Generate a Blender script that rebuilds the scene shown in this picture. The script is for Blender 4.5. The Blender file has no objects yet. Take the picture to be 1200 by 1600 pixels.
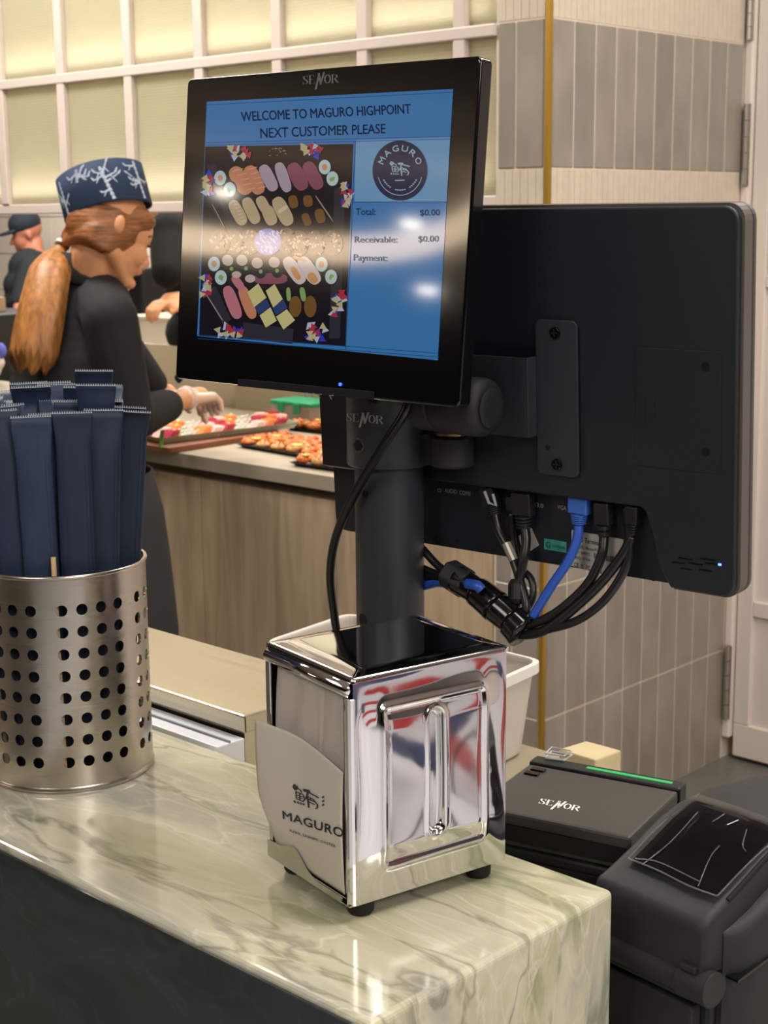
import bpy, bmesh, math, random
from mathutils import Vector, Matrix, Euler
random.seed(7)
PI = math.pi
S = bpy.context.scene
COL = S.collection

# ------------------------------------------------------------------ camera
F = 2390.0; CX, CY = 600.0, 800.0
CAM = Vector((0, 0, 1.40))
RIGHT = Vector((0.6861, -0.7275, -0.0089)).normalized()
DOWN = Vector((-0.1453, -0.1250, -0.9815)); DOWN = (DOWN - RIGHT * DOWN.dot(RIGHT)).normalized()
FWD = RIGHT.cross(DOWN)
cd = bpy.data.cameras.new('camera'); cam = bpy.data.objects.new('camera', cd); COL.objects.link(cam)
UP = -DOWN; BK = -FWD
cam.matrix_world = Matrix(((RIGHT.x, UP.x, BK.x, CAM.x), (RIGHT.y, UP.y, BK.y, CAM.y), (RIGHT.z, UP.z, BK.z, CAM.z), (0, 0, 0, 1)))
cd.sensor_fit = 'VERTICAL'; cd.sensor_height = 36.0; cd.lens = F / 1600 * 36
cd.clip_start = 0.05; cd.clip_end = 100
cd.dof.use_dof = True; cd.dof.focus_distance = 1.2; cd.dof.aperture_fstop = 22
S.camera = cam

# ------------------------------------------------------------------ world, view, lamps
w = bpy.data.worlds.new('world'); S.world = w; w.use_nodes = True
w.node_tree.nodes['Background'].inputs[0].default_value = (1.0, 0.93, 0.84, 1)
w.node_tree.nodes['Background'].inputs[1].default_value = 0.10
S.view_settings.view_transform = 'Standard'; S.view_settings.look = 'None'
S.cycles.caustics_reflective = False; S.cycles.caustics_refractive = False
S.view_settings.gamma = 1.0; S.view_settings.use_curve_mapping = False
S.view_settings.exposure = 0.68

def area(name, loc, target, sx, sy, power, col=(1, .93, .84), spread=PI):
    l = bpy.data.lights.new(name, 'AREA'); l.shape = 'RECTANGLE'; l.size = sx; l.size_y = sy
    l.energy = power; l.color = col; l.spread = spread
    o = bpy.data.objects.new(name, l); COL.objects.link(o); o.location = loc
    o.rotation_euler = (Vector(target) - Vector(loc)).to_track_quat('-Z', 'Y').to_euler()
    return o
area('kitchen_ceiling_light', (3.9, 3.6, 2.55), (3.9, 3.6, 0), 2.0, 3.0, 66)
area('far_kitchen_fill', (4.4, 7.0, 2.55), (4.4, 7.0, 0), 1.6, 1.6, 60)  # added lamp, brightens the tiled wall deep in the kitchen
area('doorway_fill_light', (2.55, 0.9, 2.85), (2.7, 1.0, 0), 0.5, 0.9, 15)  # added lamp, lifts the white door and the cream tiles
area('aisle_ceiling_light', (1.75, 3.4, 2.85), (1.75, 3.2, 0), 0.6, 1.6, 46)
area('walkway_fill_light', (-1.3, 0.6, 2.85), (-0.9, 0.8, 0), 1.0, 2.2, 42)  # added fill from the customer side for napkin, display and terminal back
area('cashier_ceiling_light', (1.6, 0.1, 2.85), (1.35, 0.4, 0), 0.7, 1.4, 30)
area('counter_downlight', (0.95, 0.55, 2.85), (0.85, 0.8, 0.9), 0.25, 0.25, 4)
area('concourse_ceiling_light', (0.1, -2.4, 2.85), (0.6, -2.2, 0), 2.2, 1.6, 95)

# ------------------------------------------------------------------ projecting photograph points onto real planes
def ray(px, py): return (RIGHT * (px - CX) + DOWN * (py - CY) + FWD * F)
def onx(px, py, X): r = ray(px, py); return CAM + r * ((X - CAM.x) / r.x)
def ony(px, py, Y): r = ray(px, py); return CAM + r * ((Y - CAM.y) / r.y)
def onz(px, py, Z): r = ray(px, py); return CAM + r * ((Z - CAM.z) / r.z)
def dep(px, py, d): return CAM + ray(px, py) * (d / F)
def onlocal(M, px, py, d, axis=1):
    Mi = M.inverted(); c = Mi @ CAM; r = Mi.to_3x3() @ ray(px, py)
    return c + r * ((d - c[axis]) / r[axis])

# ------------------------------------------------------------------ materials
def lin(h):
    v = [int(h[i:i + 2], 16) / 255 for i in (0, 2, 4)]
    return tuple(c / 12.92 if c <= .04045 else ((c + .055) / 1.055) ** 2.4 for c in v) + (1,)
MATS = {}
def mat(name, col='808080', rough=.5, metal=0, emit=0, spec=.5, coat=0, trans=0, alpha=1, noise=0, nscale=20, bump=0, bscale=200, stretch=(1, 1, 1), rand=0, ior=1.45, sheen=0):
    if name in MATS: return MATS[name]
    m = bpy.data.materials.new(name); m.use_nodes = True; nt = m.node_tree; b = nt.nodes['Principled BSDF']
    c = lin(col) if isinstance(col, str) else tuple(col) + (1,)
    b.inputs['Base Color'].default_value = c; b.inputs['Roughness'].default_value = rough
    b.inputs['Metallic'].default_value = metal; b.inputs['Specular IOR Level'].default_value = spec
    b.inputs['Coat Weight'].default_value = coat; b.inputs['Coat Roughness'].default_value = .05
    b.inputs['Transmission Weight'].default_value = trans; b.inputs['Alpha'].default_value = alpha; b.inputs['IOR'].default_value = ior
    b.inputs['Sheen Weight'].default_value = sheen
    if emit: b.inputs['Emission Color'].default_value = c; b.inputs['Emission Strength'].default_value = emit
    if noise or bump or rand:
        tc = nt.nodes.new('ShaderNodeTexCoord'); mp = nt.nodes.new('ShaderNodeMapping'); mp.inputs['Scale'].default_value = stretch
        nt.links.new(tc.outputs['Object'], mp.inputs['Vector'])
    src = None
    if noise:
        n = nt.nodes.new('ShaderNodeTexNoise'); n.inputs['Scale'].default_value = nscale; n.inputs['Detail'].default_value = 6
        if rand:
            oi = nt.nodes.new('ShaderNodeObjectInfo'); ad = nt.nodes.new('ShaderNodeVectorMath'); ad.operation = 'ADD'
            sc = nt.nodes.new('ShaderNodeVectorMath'); sc.operation = 'SCALE'; sc.inputs['Scale'].default_value = 40
            cb = nt.nodes.new('ShaderNodeCombineXYZ'); nt.links.new(oi.outputs['Random'], cb.inputs[0]); nt.links.new(oi.outputs['Random'], cb.inputs[2])
            nt.links.new(cb.outputs[0], sc.inputs[0]); nt.links.new(mp.outputs[0], ad.inputs[0]); nt.links.new(sc.outputs[0], ad.inputs[1])
            nt.links.new(ad.outputs[0], n.inputs['Vector'])
        else: nt.links.new(mp.outputs[0], n.inputs['Vector'])
        r = nt.nodes.new('ShaderNodeMapRange'); r.inputs['From Min'].default_value = .3; r.inputs['From Max'].default_value = .7
        r.inputs['To Min'].default_value = 1 - noise; r.inputs['To Max'].default_value = 1 + noise
        nt.links.new(n.outputs['Fac'], r.inputs['Value']); src = r.outputs[0]
    if rand:
        oi2 = nt.nodes.new('ShaderNodeObjectInfo'); r2 = nt.nodes.new('ShaderNodeMapRange')
        r2.inputs['To Min'].default_value = 1 - rand; r2.inputs['To Max'].default_value = 1 + rand
        nt.links.new(oi2.outputs['Random'], r2.inputs['Value'])
        if src:
            mu = nt.nodes.new('ShaderNodeMath'); mu.operation = 'MULTIPLY'; nt.links.new(src, mu.inputs[0]); nt.links.new(r2.outputs[0], mu.inputs[1]); src = mu.outputs[0]
        else: src = r2.outputs[0]
    if src:
        v = nt.nodes.new('ShaderNodeVectorMath'); v.operation = 'SCALE'; v.inputs[0].default_value = c[:3]
        nt.links.new(src, v.inputs['Scale']); nt.links.new(v.outputs[0], b.inputs['Base Color'])
    if bump:
        n2 = nt.nodes.new('ShaderNodeTexNoise'); n2.inputs['Scale'].default_value = bscale; n2.inputs['Detail'].default_value = 3
        nt.links.new(mp.outputs[0], n2.inputs['Vector']); bp = nt.nodes.new('ShaderNodeBump'); bp.inputs['Strength'].default_value = bump
        bp.inputs['Distance'].default_value = .001
        nt.links.new(n2.outputs['Fac'], bp.inputs['Height']); nt.links.new(bp.outputs[0], b.inputs['Normal'])
    MATS[name] = m; return m
def emis(name, col, st=1.0):
    if name in MATS: return MATS[name]
    m = bpy.data.materials.new(name); m.use_nodes = True; nt = m.node_tree
    b = nt.nodes['Principled BSDF']; b.inputs['Base Color'].default_value = (0, 0, 0, 1); b.inputs['Roughness'].default_value = .06
    b.inputs['Specular IOR Level'].default_value = .5
    b.inputs['Emission Color'].default_value = lin(col); b.inputs['Emission Strength'].default_value = st * (.62 if st < 2 else 1)
    MATS[name] = m; return m
def marble(dark=False):
    m = bpy.data.materials.new('dark_marble' if dark else 'green_marble'); m.use_nodes = True; nt = m.node_tree; b = nt.nodes['Principled BSDF']; N = nt.nodes.new; L = nt.links.new
    tc = N('ShaderNodeTexCoord'); mp = N('ShaderNodeMapping'); mp.inputs['Scale'].default_value = (1.3, .30, .42); mp.inputs['Rotation'].default_value = (0, 0, .20)
    L(tc.outputs['Object'], mp.inputs['Vector'])
    dn = N('ShaderNodeTexNoise'); dn.inputs['Scale'].default_value = 4; dn.inputs['Detail'].default_value = 4; L(mp.outputs[0], dn.inputs['Vector'])
    sc = N('ShaderNodeVectorMath'); sc.operation = 'SCALE'; sc.inputs['Scale'].default_value = .22; L(dn.outputs['Color'], sc.inputs[0])
    ad = N('ShaderNodeVectorMath'); L(mp.outputs[0], ad.inputs[0]); L(sc.outputs[0], ad.inputs[1])
    n1 = N('ShaderNodeTexNoise'); n1.inputs['Scale'].default_value = 8; n1.inputs['Detail'].default_value = 8; n1.inputs['Roughness'].default_value = .62; L(ad.outputs[0], n1.inputs['Vector'])
    cr = N('ShaderNodeValToRGB'); e = cr.color_ramp.elements
    e[0].position = .28; e[0].color = lin('66714f'); e[1].position = .80; e[1].color = lin('d4d0c2')
    for p, c in ((.37, '8d916f'), (.44, 'b0af91'), (.53, 'c3bfa9'), (.62, 'a7a79a')):
        x = e.new(p); x.color = lin(c)
    L(n1.outputs['Fac'], cr.inputs[0])
    # thin veins: ridge of a second noise
    def vein(scale, wid, col, prev, amt, off):
        ma = N('ShaderNodeVectorMath'); ma.inputs[1].default_value = (off, off * 2, off); L(ad.outputs[0], ma.inputs[0])
        n = N('ShaderNodeTexNoise'); n.inputs['Scale'].default_value = scale; n.inputs['Detail'].default_value = 7; L(ma.outputs[0], n.inputs['Vector'])
        s = N('ShaderNodeMath'); s.operation = 'SUBTRACT'; s.inputs[1].default_value = .5; L(n.outputs['Fac'], s.inputs[0])
        a = N('ShaderNodeMath'); a.operation = 'ABSOLUTE'; L(s.outputs[0], a.inputs[0])
        r = N('ShaderNodeMapRange'); r.inputs['From Min'].default_value = 0; r.inputs['From Max'].default_value = wid; r.inputs['To Min'].default_value = amt; r.inputs['To Max'].default_value = 0; L(a.outputs[0], r.inputs['Value'])
        mx = N('ShaderNodeMix'); mx.data_type = 'RGBA'; L(r.outputs[0], mx.inputs[0]); L(prev, mx.inputs[6]); mx.inputs[7].default_value = lin(col)
        return mx.outputs[2]
    o = vein(5, .020, '5d6c48', cr.outputs[0], .55, 3.1)
    o = vein(12, .012, 'e4e0d2', o, .4, 8.7)
    o = vein(4, .008, '55534c', o, .5, 14.2)
    # crackle: paler crystal edges
    v = N('ShaderNodeTexVoronoi'); v.feature = 'DISTANCE_TO_EDGE'; v.inputs['Scale'].default_value = 22; L(ad.outputs[0], v.inputs['Vector'])
    r = N('ShaderNodeMapRange'); r.inputs['From Max'].default_value = .03; r.inputs['To Min'].default_value = .22; r.inputs['To Max'].default_value = 0; L(v.outputs[0], r.inputs['Value'])
    mx = N('ShaderNodeMix'); mx.data_type = 'RGBA'; L(r.outputs[0], mx.inputs[0]); L(o, mx.inputs[6]); mx.inputs[7].default_value = lin('e6e2cf')
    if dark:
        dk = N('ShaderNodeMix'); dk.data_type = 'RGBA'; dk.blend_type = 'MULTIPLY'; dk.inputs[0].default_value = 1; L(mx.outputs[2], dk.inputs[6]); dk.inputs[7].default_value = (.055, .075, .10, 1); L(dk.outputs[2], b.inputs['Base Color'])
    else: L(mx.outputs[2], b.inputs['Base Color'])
    b.inputs['Roughness'].default_value = .13; b.inputs['Specular IOR Level'].default_value = .5
    MATS['marble'] = m; return m
MARBLE = marble()
MARBLE_D = marble(True)
def wood(name, c1, c2, rough=.5):
    m = bpy.data.materials.new(name); m.use_nodes = True; nt = m.node_tree; b = nt.nodes['Principled BSDF']; N = nt.nodes.new; L = nt.links.new
    tc = N('ShaderNodeTexCoord'); mp = N('ShaderNodeMapping'); mp.inputs['Scale'].default_value = (6, 6, .7); L(tc.outputs['Object'], mp.inputs['Vector'])
    n = N('ShaderNodeTexNoise'); n.inputs['Scale'].default_value = 3; n.inputs['Detail'].default_value = 8; n.inputs['Distortion'].default_value = 1.2; L(mp.outputs[0], n.inputs['Vector'])
    cr = N('ShaderNodeValToRGB'); cr.color_ramp.elements[0].position = .3; cr.color_ramp.elements[0].color = lin(c1); cr.color_ramp.elements[1].position = .7; cr.color_ramp.elements[1].color = lin(c2)
    L(n.outputs['Fac'], cr.inputs[0]); L(cr.outputs[0], b.inputs['Base Color']); b.inputs['Roughness'].default_value = rough
    return m
def brushed(name, col, rough, axis_scale, amt=.18, aniso=0):
    m = bpy.data.materials.new(name); m.use_nodes = True; nt = m.node_tree; b = nt.nodes['Principled BSDF']; N = nt.nodes.new; L = nt.links.new
    b.inputs['Metallic'].default_value = 1; b.inputs['Base Color'].default_value = lin(col)
    tc = N('ShaderNodeTexCoord'); mp = N('ShaderNodeMapping'); mp.inputs['Scale'].default_value = axis_scale; L(tc.outputs['Object'], mp.inputs['Vector'])
    n = N('ShaderNodeTexNoise'); n.inputs['Scale'].default_value = 60; n.inputs['Detail'].default_value = 4; L(mp.outputs[0], n.inputs['Vector'])
    r = N('ShaderNodeMapRange'); r.inputs['To Min'].default_value = rough - amt * .5; r.inputs['To Max'].default_value = rough + amt * .5; L(n.outputs['Fac'], r.inputs['Value']); L(r.outputs[0], b.inputs['Roughness'])
    bp = N('ShaderNodeBump'); bp.inputs['Strength'].default_value = .12; bp.inputs['Distance'].default_value = .0004; L(n.outputs['Fac'], bp.inputs['Height']); L(bp.outputs[0], b.inputs['Normal'])
    return m

# ------------------------------------------------------------------ mesh helpers
def obj(name, bm, m, parent=None, smooth=False, bevel=0, seg=2, subsurf=0, solid=0, kind=None, label=None, normals=True):
    me = bpy.data.meshes.new(name)
    if normals: bmesh.ops.recalc_face_normals(bm, faces=bm.faces[:])
    bm.to_mesh(me); bm.free()
    if m: me.materials.append(m)
    if smooth:
        for p in me.polygons: p.use_smooth = True
    o = bpy.data.objects.new(name, me); COL.objects.link(o)
    if parent: o.parent = parent
    if solid:
        s = o.modifiers.new('solid', 'SOLIDIFY'); s.thickness = solid; s.offset = 0
    if bevel:
        b = o.modifiers.new('bevel', 'BEVEL'); b.width = bevel; b.segments = seg; b.limit_method = 'ANGLE'; b.angle_limit = math.radians(40)
        b.harden_normals = False
    if subsurf:
        s = o.modifiers.new('sub', 'SUBSURF'); s.levels = subsurf; s.render_levels = subsurf
    if smooth == 'auto':
        pass
    if kind: o['kind'] = kind
    if label: o['label'] = label
    return o
def autosmooth(o, ang=35):
    me = o.data
    for p in me.polygons: p.use_smooth = True
    bm = bmesh.new(); bm.from_mesh(me)
    for e in bm.edges:
        if len(e.link_faces) == 2 and e.calc_face_angle(0) > math.radians(ang): e.smooth = False
    bm.to_mesh(me); bm.free(); return o
def root(name, label, cat, M=None, loc=None, group=None):
    o = bpy.data.objects.new(name, None); COL.objects.link(o); o.empty_display_size = .05
    if M is not None: o.matrix_world = M
    if loc is not None: o.location = loc
    o['label'] = label; o['category'] = cat
    if group: o['group'] = group
    return o
def tag(o, label, cat, group=None, kind=None):
    o['label'] = label; o['category'] = cat
    if group: o['group'] = group
    if kind: o['kind'] = kind
    return o
def struct(o): o['kind'] = 'structure'; return o
def dup(r, group=None, label=None):
    n = r.copy(); COL.objects.link(n)
    if label: n['label'] = label
    for ch in r.children:
        c = ch.copy(); COL.objects.link(c); c.parent = n
        for g in ch.children:
            d = g.copy(); COL.objects.link(d); d.parent = c
    return n
def box(bm, a, b):
    x0, x1 = sorted((a[0], b[0])); y0, y1 = sorted((a[1], b[1])); z0, z1 = sorted((a[2], b[2]))
    v = [bm.verts.new(p) for p in ((x0, y0, z0), (x1, y0, z0), (x1, y1, z0), (x0, y1, z0), (x0, y0, z1), (x1, y0, z1), (x1, y1, z1), (x0, y1, z1))]
    for f in ((0, 3, 2, 1), (4, 5, 6, 7), (0, 1, 5, 4), (1, 2, 6, 5), (2, 3, 7, 6), (3, 0, 4, 7)): bm.faces.new([v[i] for i in f])
    return bm
def BX(a, b): return box(bmesh.new(), a, b)
def prism(bm, poly, d0, d1, axis='y'):
    def P(u, v, d):
        return {'y': (u, d, v), 'x': (d, u, v), 'z': (u, v, d)}[axis]
    a = [bm.verts.new(P(u, v, d0)) for u, v in poly]; b = [bm.verts.new(P(u, v, d1)) for u, v in poly]
    bm.faces.new(a); bm.faces.new(b[::-1]); n = len(poly)
    for i in range(n): bm.faces.new((a[i], b[i], b[(i + 1) % n], a[(i + 1) % n]))
    return bm
def rr(x0, x1, z0, z1, r, n=5):
    out = []
    for cx, cz, a0 in ((x1 - r, z1 - r, 0), (x0 + r, z1 - r, 90), (x0 + r, z0 + r, 180), (x1 - r, z0 + r, 270)):
        for i in range(n + 1):
            t = math.radians(a0 + 90 * i / n); out.append((cx + r * math.cos(t), cz + r * math.sin(t)))
    return out
def ring_frame(d):
    d = Vector(d).normalized(); a = Vector((0, 0, 1)) if abs(d.z) < .9 else Vector((1, 0, 0))
    u = d.cross(a).normalized(); return u, d.cross(u).normalized()
def tube(bm, pts, r, n=10, cap=True, flat=1.0):
    pts = [Vector(p) for p in pts]; rs = r if isinstance(r, (list, tuple)) else [r] * len(pts)
    rings = []; u = None
    for i, p in enumerate(pts):
        d = (pts[min(i + 1, len(pts) - 1)] - pts[max(i - 1, 0)]).normalized()
        if u is None: u, v = ring_frame(d)
        else:
            u = (u - d * u.dot(d)).normalized(); v = d.cross(u)
        rings.append([bm.verts.new(p + (u * math.cos(2 * PI * k / n) + v * math.sin(2 * PI * k / n) * flat) * rs[i]) for k in range(n)])
    for a, b in zip(rings, rings[1:]):
        for k in range(n): bm.faces.new((a[k], a[(k + 1) % n], b[(k + 1) % n], b[k]))
    if cap: bm.faces.new(rings[0][::-1]); bm.faces.new(rings[-1])
    return bm
def smoothpath(pts, k=6):
    pts = [Vector(p) for p in pts]; out = []
    P = [pts[0] * 2 - pts[1]] + pts + [pts[-1] * 2 - pts[-2]]
    for i in range(1, len(P) - 2):
        for j in range(k):
            t = j / k; a, b, c, d = P[i - 1:i + 3]
            out.append(.5 * ((2 * b) + (c - a) * t + (2 * a - 5 * b + 4 * c - d) * t * t + (-a + 3 * b - 3 * c + d) * t ** 3))
    out.append(pts[-1]); return out
def cyl(bm, p0, p1, r0, r1=None, n=24, cap=True): return tube(bm, [p0, p1], [r0, r0 if r1 is None else r1], n, cap)
def lathe(bm, prof, n=48, c=(0, 0, 0)):
    rings = []
    for r, z in prof: rings.append([bm.verts.new((c[0] + r * math.cos(2 * PI * k / n), c[1] + r * math.sin(2 * PI * k / n), c[2] + z)) for k in range(n)])
    for a, b in zip(rings, rings[1:]):
        for k in range(n): bm.faces.new((a[k], a[(k + 1) % n], b[(k + 1) % n], b[k]))
    return bm, rings
def ell(bm, c, r, M=None, seg=20):
    m = Matrix.Translation(c) @ Matrix.Diagonal((r[0], r[1], r[2], 1)) if M is None else M @ Matrix.Translation(c) @ Matrix.Diagonal((r[0], r[1], r[2], 1))
    bmesh.ops.create_uvsphere(bm, u_segments=seg, v_segments=max(6, seg // 2), radius=1, matrix=m); return bm
def cap(bm, p0, p1, r0, r1=None, M=None, n=12, k=6):
    """capsule with tapering radius"""
    r1 = r0 if r1 is None else r1
    p0 = Vector(p0); p1 = Vector(p1)
    if M is not None: p0 = M @ p0; p1 = M @ p1
    d = (p1 - p0).normalized(); pts = []; rs = []
    for i in range(k):
        t = PI / 2 * (1 - i / k) ; pts.append(p0 - d * r0 * math.sin(t)); rs.append(max(r0 * math.cos(t), r0 * .05))
    pts.append(p0); rs.append(r0); pts.append(p1); rs.append(r1)
    for i in range(1, k + 1):
        t = PI / 2 * i / k; pts.append(p1 + d * r1 * math.sin(t)); rs.append(max(r1 * math.cos(t), r1 * .05))
    return tube(bm, pts, rs, n)
def fuse(name, bm, m, parent, voxel=.006, smooth=3, kind=None, tris=None, label=None):
    """one continuous surface out of overlapping volumes"""
    me = bpy.data.meshes.new('t'); bmesh.ops.recalc_face_normals(bm, faces=bm.faces[:]); bm.to_mesh(me); bm.free()
    o = bpy.data.objects.new('t', me); COL.objects.link(o)
    r = o.modifiers.new('r', 'REMESH'); r.mode = 'VOXEL'; r.voxel_size = voxel
    s = o.modifiers.new('s', 'SMOOTH'); s.iterations = smooth; s.factor = .5
    dg = bpy.context.evaluated_depsgraph_get(); me2 = bpy.data.meshes.new_from_object(o.evaluated_get(dg))
    bpy.data.objects.remove(o); me2.name = name; me2.materials.clear(); me2.materials.append(m)
    for p in me2.polygons: p.use_smooth = True
    n = bpy.data.objects.new(name, me2); COL.objects.link(n); n.parent = parent
    if kind: n['kind'] = kind
    if label: n['label'] = label
    return n
def textmesh(txt, bold=0, spacing=1.0):
    c = bpy.data.curves.new('t', 'FONT'); c.body = txt; c.size = 1; c.offset = bold; c.space_character = spacing; c.resolution_u = 3
    o = bpy.data.objects.new('t', c); COL.objects.link(o)
    dg = bpy.context.evaluated_depsgraph_get(); me = bpy.data.meshes.new_from_object(o.evaluated_get(dg))
    bpy.data.objects.remove(o); bm = bmesh.new(); bm.from_mesh(me); bpy.data.meshes.remove(me); return bm
def text_on(bm, txt, fn, bold=0, spacing=1.0):
    """fn(u,v) maps the unit text box (baseline to cap height) into 3-D; adds to bm"""
    if bold:
        for du, dv in ((-bold * .12, 0), (bold * .12, 0), (0, bold * 2), (0, -bold * 2)): text_on(bm, txt, lambda u, v, du=du, dv=dv: fn(u + du, v + dv), 0, spacing)
        return bm
    t = textmesh(txt, 0, spacing)
    xs = [v.co.x for v in t.verts]; x0, x1 = min(xs), max(xs)
    h = .73
    mp = {v: bm.verts.new(fn((v.co.x - x0) / (x1 - x0), v.co.y / h)) for v in t.verts}
    for f in t.faces:
        try: bm.faces.new([mp[v] for v in f.verts])
        except ValueError: pass
    t.free(); return bm
def quadmap(BL, BR, TL, TR=None):
    BL, BR, TL = Vector(BL), Vector(BR), Vector(TL); TR = Vector(TR) if TR is not None else BR + TL - BL
    return lambda u, v: BL * (1 - u) * (1 - v) + BR * u * (1 - v) + TL * (1 - u) * v + TR * u * v
def stroke(bm, pts, wid, fn, closed=False):
    """flat 2-D stroke through pts, each vertex mapped by fn"""
    pts = [Vector(p) for p in pts]; n = len(pts); ws = wid if isinstance(wid, (list, tuple)) else [wid] * n
    L = []; R = []
    for i, p in enumerate(pts):
        if closed: d = pts[(i + 1) % n] - pts[(i - 1) % n]
        else: d = pts[min(i + 1, n - 1)] - pts[max(i - 1, 0)]
        d.normalize(); q = Vector((-d.y, d.x)) * ws[i] / 2
        L.append(bm.verts.new(fn(*(p + q)))); R.append(bm.verts.new(fn(*(p - q))))
    for i in range(n if closed else n - 1):
        j = (i + 1) % n; bm.faces.new((L[i], L[j], R[j], R[i]))
def arc(cx, cy, rx, ry, a0, a1, n=14): return [(cx + rx * math.cos(math.radians(a0 + (a1 - a0) * i / n)), cy + ry * math.sin(math.radians(a0 + (a1 - a0) * i / n))) for i in range(n + 1)]
def brand(bm, fn):
    """the serif word SENOR with its tall slanted N, unit box u 0..1, v 0..1"""
    t = .024; k = .05
    def s(p, w_=k): stroke(bm, p, w_, fn)
    s([(.135, .8), (.10, .95), (.05, .93), (.025, .75), (.05, .57), (.11, .42), (.135, .22), (.10, .05), (.05, .04), (.012, .2)], [.012, .03, .04, .045, .05, .05, .045, .04, .03, .012])
    s([(.135, .68), (.137, 1.0)], .012); s([(.012, .32), (.010, -.02)], .012)
    s([(.20, 0), (.20, 1)], .045); s([(.165, .98), (.31, .98)], .03); s([(.165, .02), (.315, .02)], .03); s([(.20, .52), (.28, .52)], .03)
    s([(.31, 1), (.31, .74)], .012); s([(.318, 0), (.322, .28)], .012)
    # the big N
    s([(.355, -.62), (.455, 1.15)], .055); s([(.435, 1.18), (.50, -.05)], .06); s([(.485, -.12), (.585, 1.28)], .05)
    stroke(bm, arc(.68, .5, .072, .47, 0, 360, 22)[:-1], .042, fn, closed=True)
    s([(.815, 0), (.815, 1)], .045); s([(.78, .98), (.88, .98)], .03); s([(.785, .02), (.85, .02)], .03)
    s([(.87, .97), (.925, .9), (.94, .75), (.92, .58), (.87, .5), (.82, .48)], [.02, .04, .05, .045, .03, .02]); s([(.88, .5), (.955, .05), (.99, .02)], [.05, .045, .015])
def kanji(bm, fn):
    """stylised brush fish character, unit box"""
    s = lambda p, w_=.06: stroke(bm, p, w_, fn)
    s([(.10, .78), (.06, .86), (.10, .97), (.18, .92), (.16, .80), (.08, .74)], .09)
    s([(.20, .86), (.32, .80), (.34, .70)], .05)
    s([(.14, .66), (.16, .34), (.40, .30), (.46, .42), (.40, .62), (.14, .68)], .05); s([(.18, .52), (.40, .50)], .04); s([(.28, .64), (.28, .34)], .04); s([(.2, .42), (.4, .42)], .03)
    for i, x in enumerate((.10, .22, .32, .42)): s([(x - .02, .24 - i * .012), (x + .02, .14 - i * .004)], .06)
    s([(.42, .82), (.54, .86), (.66, .84)], .13); s([(.6, .80), (.98, .66)], .07)
    s([(.58, .80), (.54, .60), (.50, .44)], .06)
    s([(.56, .58), (.58, .30), (.60, .06)], .06); s([(.58, .60), (.78, .50), (.92, .30), (.90, .14), (.82, .08)], [.05, .06, .06, .05, .03])
    s([(.62, .46), (.80, .42)], .05); s([(.62, .34), (.82, .28)], .05); s([(.66, .52), (.70, .44)], .04)

# materials used often
M_black = mat('black_plastic', '17181b', .42, spec=.4, bump=.15, bscale=900)
M_black2 = mat('black_gloss', '0b0c0f', .18, spec=.5)
M_matte = mat('charcoal_plastic', '26272a', .5, spec=.35, bump=.25, bscale=1500)
M_powder = mat('powder_coat', '2d3136', .40, spec=.45, bump=.2, bscale=1400)
M_rubber = mat('black_rubber', '0e0e10', .6)
M_chrome = mat('polished_steel', 'e6e6e8', .045, 1)
M_screw = mat('dark_screw', '303236', .25, 1)
M_white = mat('white_paint', 'e2d6cc', .45)
M_hole = mat('hole_black', '050505', .8)

# ================================================================== THE SETTING
M_floor = mat('grey_floor', '6e6b66', .35, noise=.12, nscale=6)
struct(obj('floor', BX((-9, -9, -.05), (9, 11, 0)), M_floor))
struct(obj('ceiling', BX((-9, -9, 2.9), (9, 11, 2.95)), mat('ceiling_white', 'b8aea2', .8)))
M_dark = mat('dark_wall', '2a2826', .7)
struct(obj('wall_left', BX((-9.1, -9, 0), (-9, 11, 2.9)), M_dark))
struct(obj('wall_back', BX((-9, 11, 0), (9, 11.1, 2.9)), mat('brown_wall', '4a4038', .7)))
struct(obj('wall_front', BX((-9, -9.1, 0), (9, -9, 2.9)), mat('pale_wall', 'a09a94', .7)))
# tiled pillar wall: outer corner at (2.583, 1.97)
WX, WY = 2.583, 1.97
M_grout = mat('cream_grout', 'd8cab8', .8)
wr = struct(obj('wall_right', BX((WX + .0014, WY + .0014, 0), (3.52, 2.109, 2.9)), M_grout))
M_tile = mat('taupe_tile', '938a80', .28, spec=.5, noise=.16, nscale=9, stretch=(1, 1, .6), rand=.07, bump=.3, bscale=25)
M_fing = mat('cream_finger_tile', 'cfc2b0', .35, noise=.05, nscale=30)
PV = .2985; PH = .0750
def tile_mesh(w_, d_, h_, name):
    bm = BX((-w_ / 2, -d_ / 2, -h_ / 2), (w_ / 2, d_ / 2, h_ / 2)); bmesh.ops.bevel(bm, geom=bm.edges[:], offset=.0015, segments=1, affect='EDGES')
    me = bpy.data.meshes.new(name); bm.to_mesh(me); bm.free(); me.materials.append(M_tile); return me
tm = tile_mesh(PH - .0048, .010, PV - .004, 'tile')
tm0 = tile_mesh(.042, .010, PV - .004, 'tile_cut')
dark_rows = (0, 1, 2, 5); cream_rows = (3, 4, 6, 7, 8)
Z0 = -.003
for r_ in dark_rows:
    zc = Z0 + PV * (r_ + .5)
    for i in range(10):
        x = WX + .012 + PH * (i + .5)
        me = tm
        o = bpy.data.objects.new('tile', me); COL.objects.link(o); o.parent = wr; o.location = (x, WY + .004, zc)
    for i, (y, me) in enumerate(((WY + .012 + PH * .5, tm), (WY + .012 + PH + .024, tm0))):
        o = bpy.data.objects.new('tile', me); COL.objects.link(o); o.parent = wr; o.location = (WX + .004, y, zc); o.rotation_euler = (0, 0, PI / 2)
bm = bmesh.new()
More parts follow.
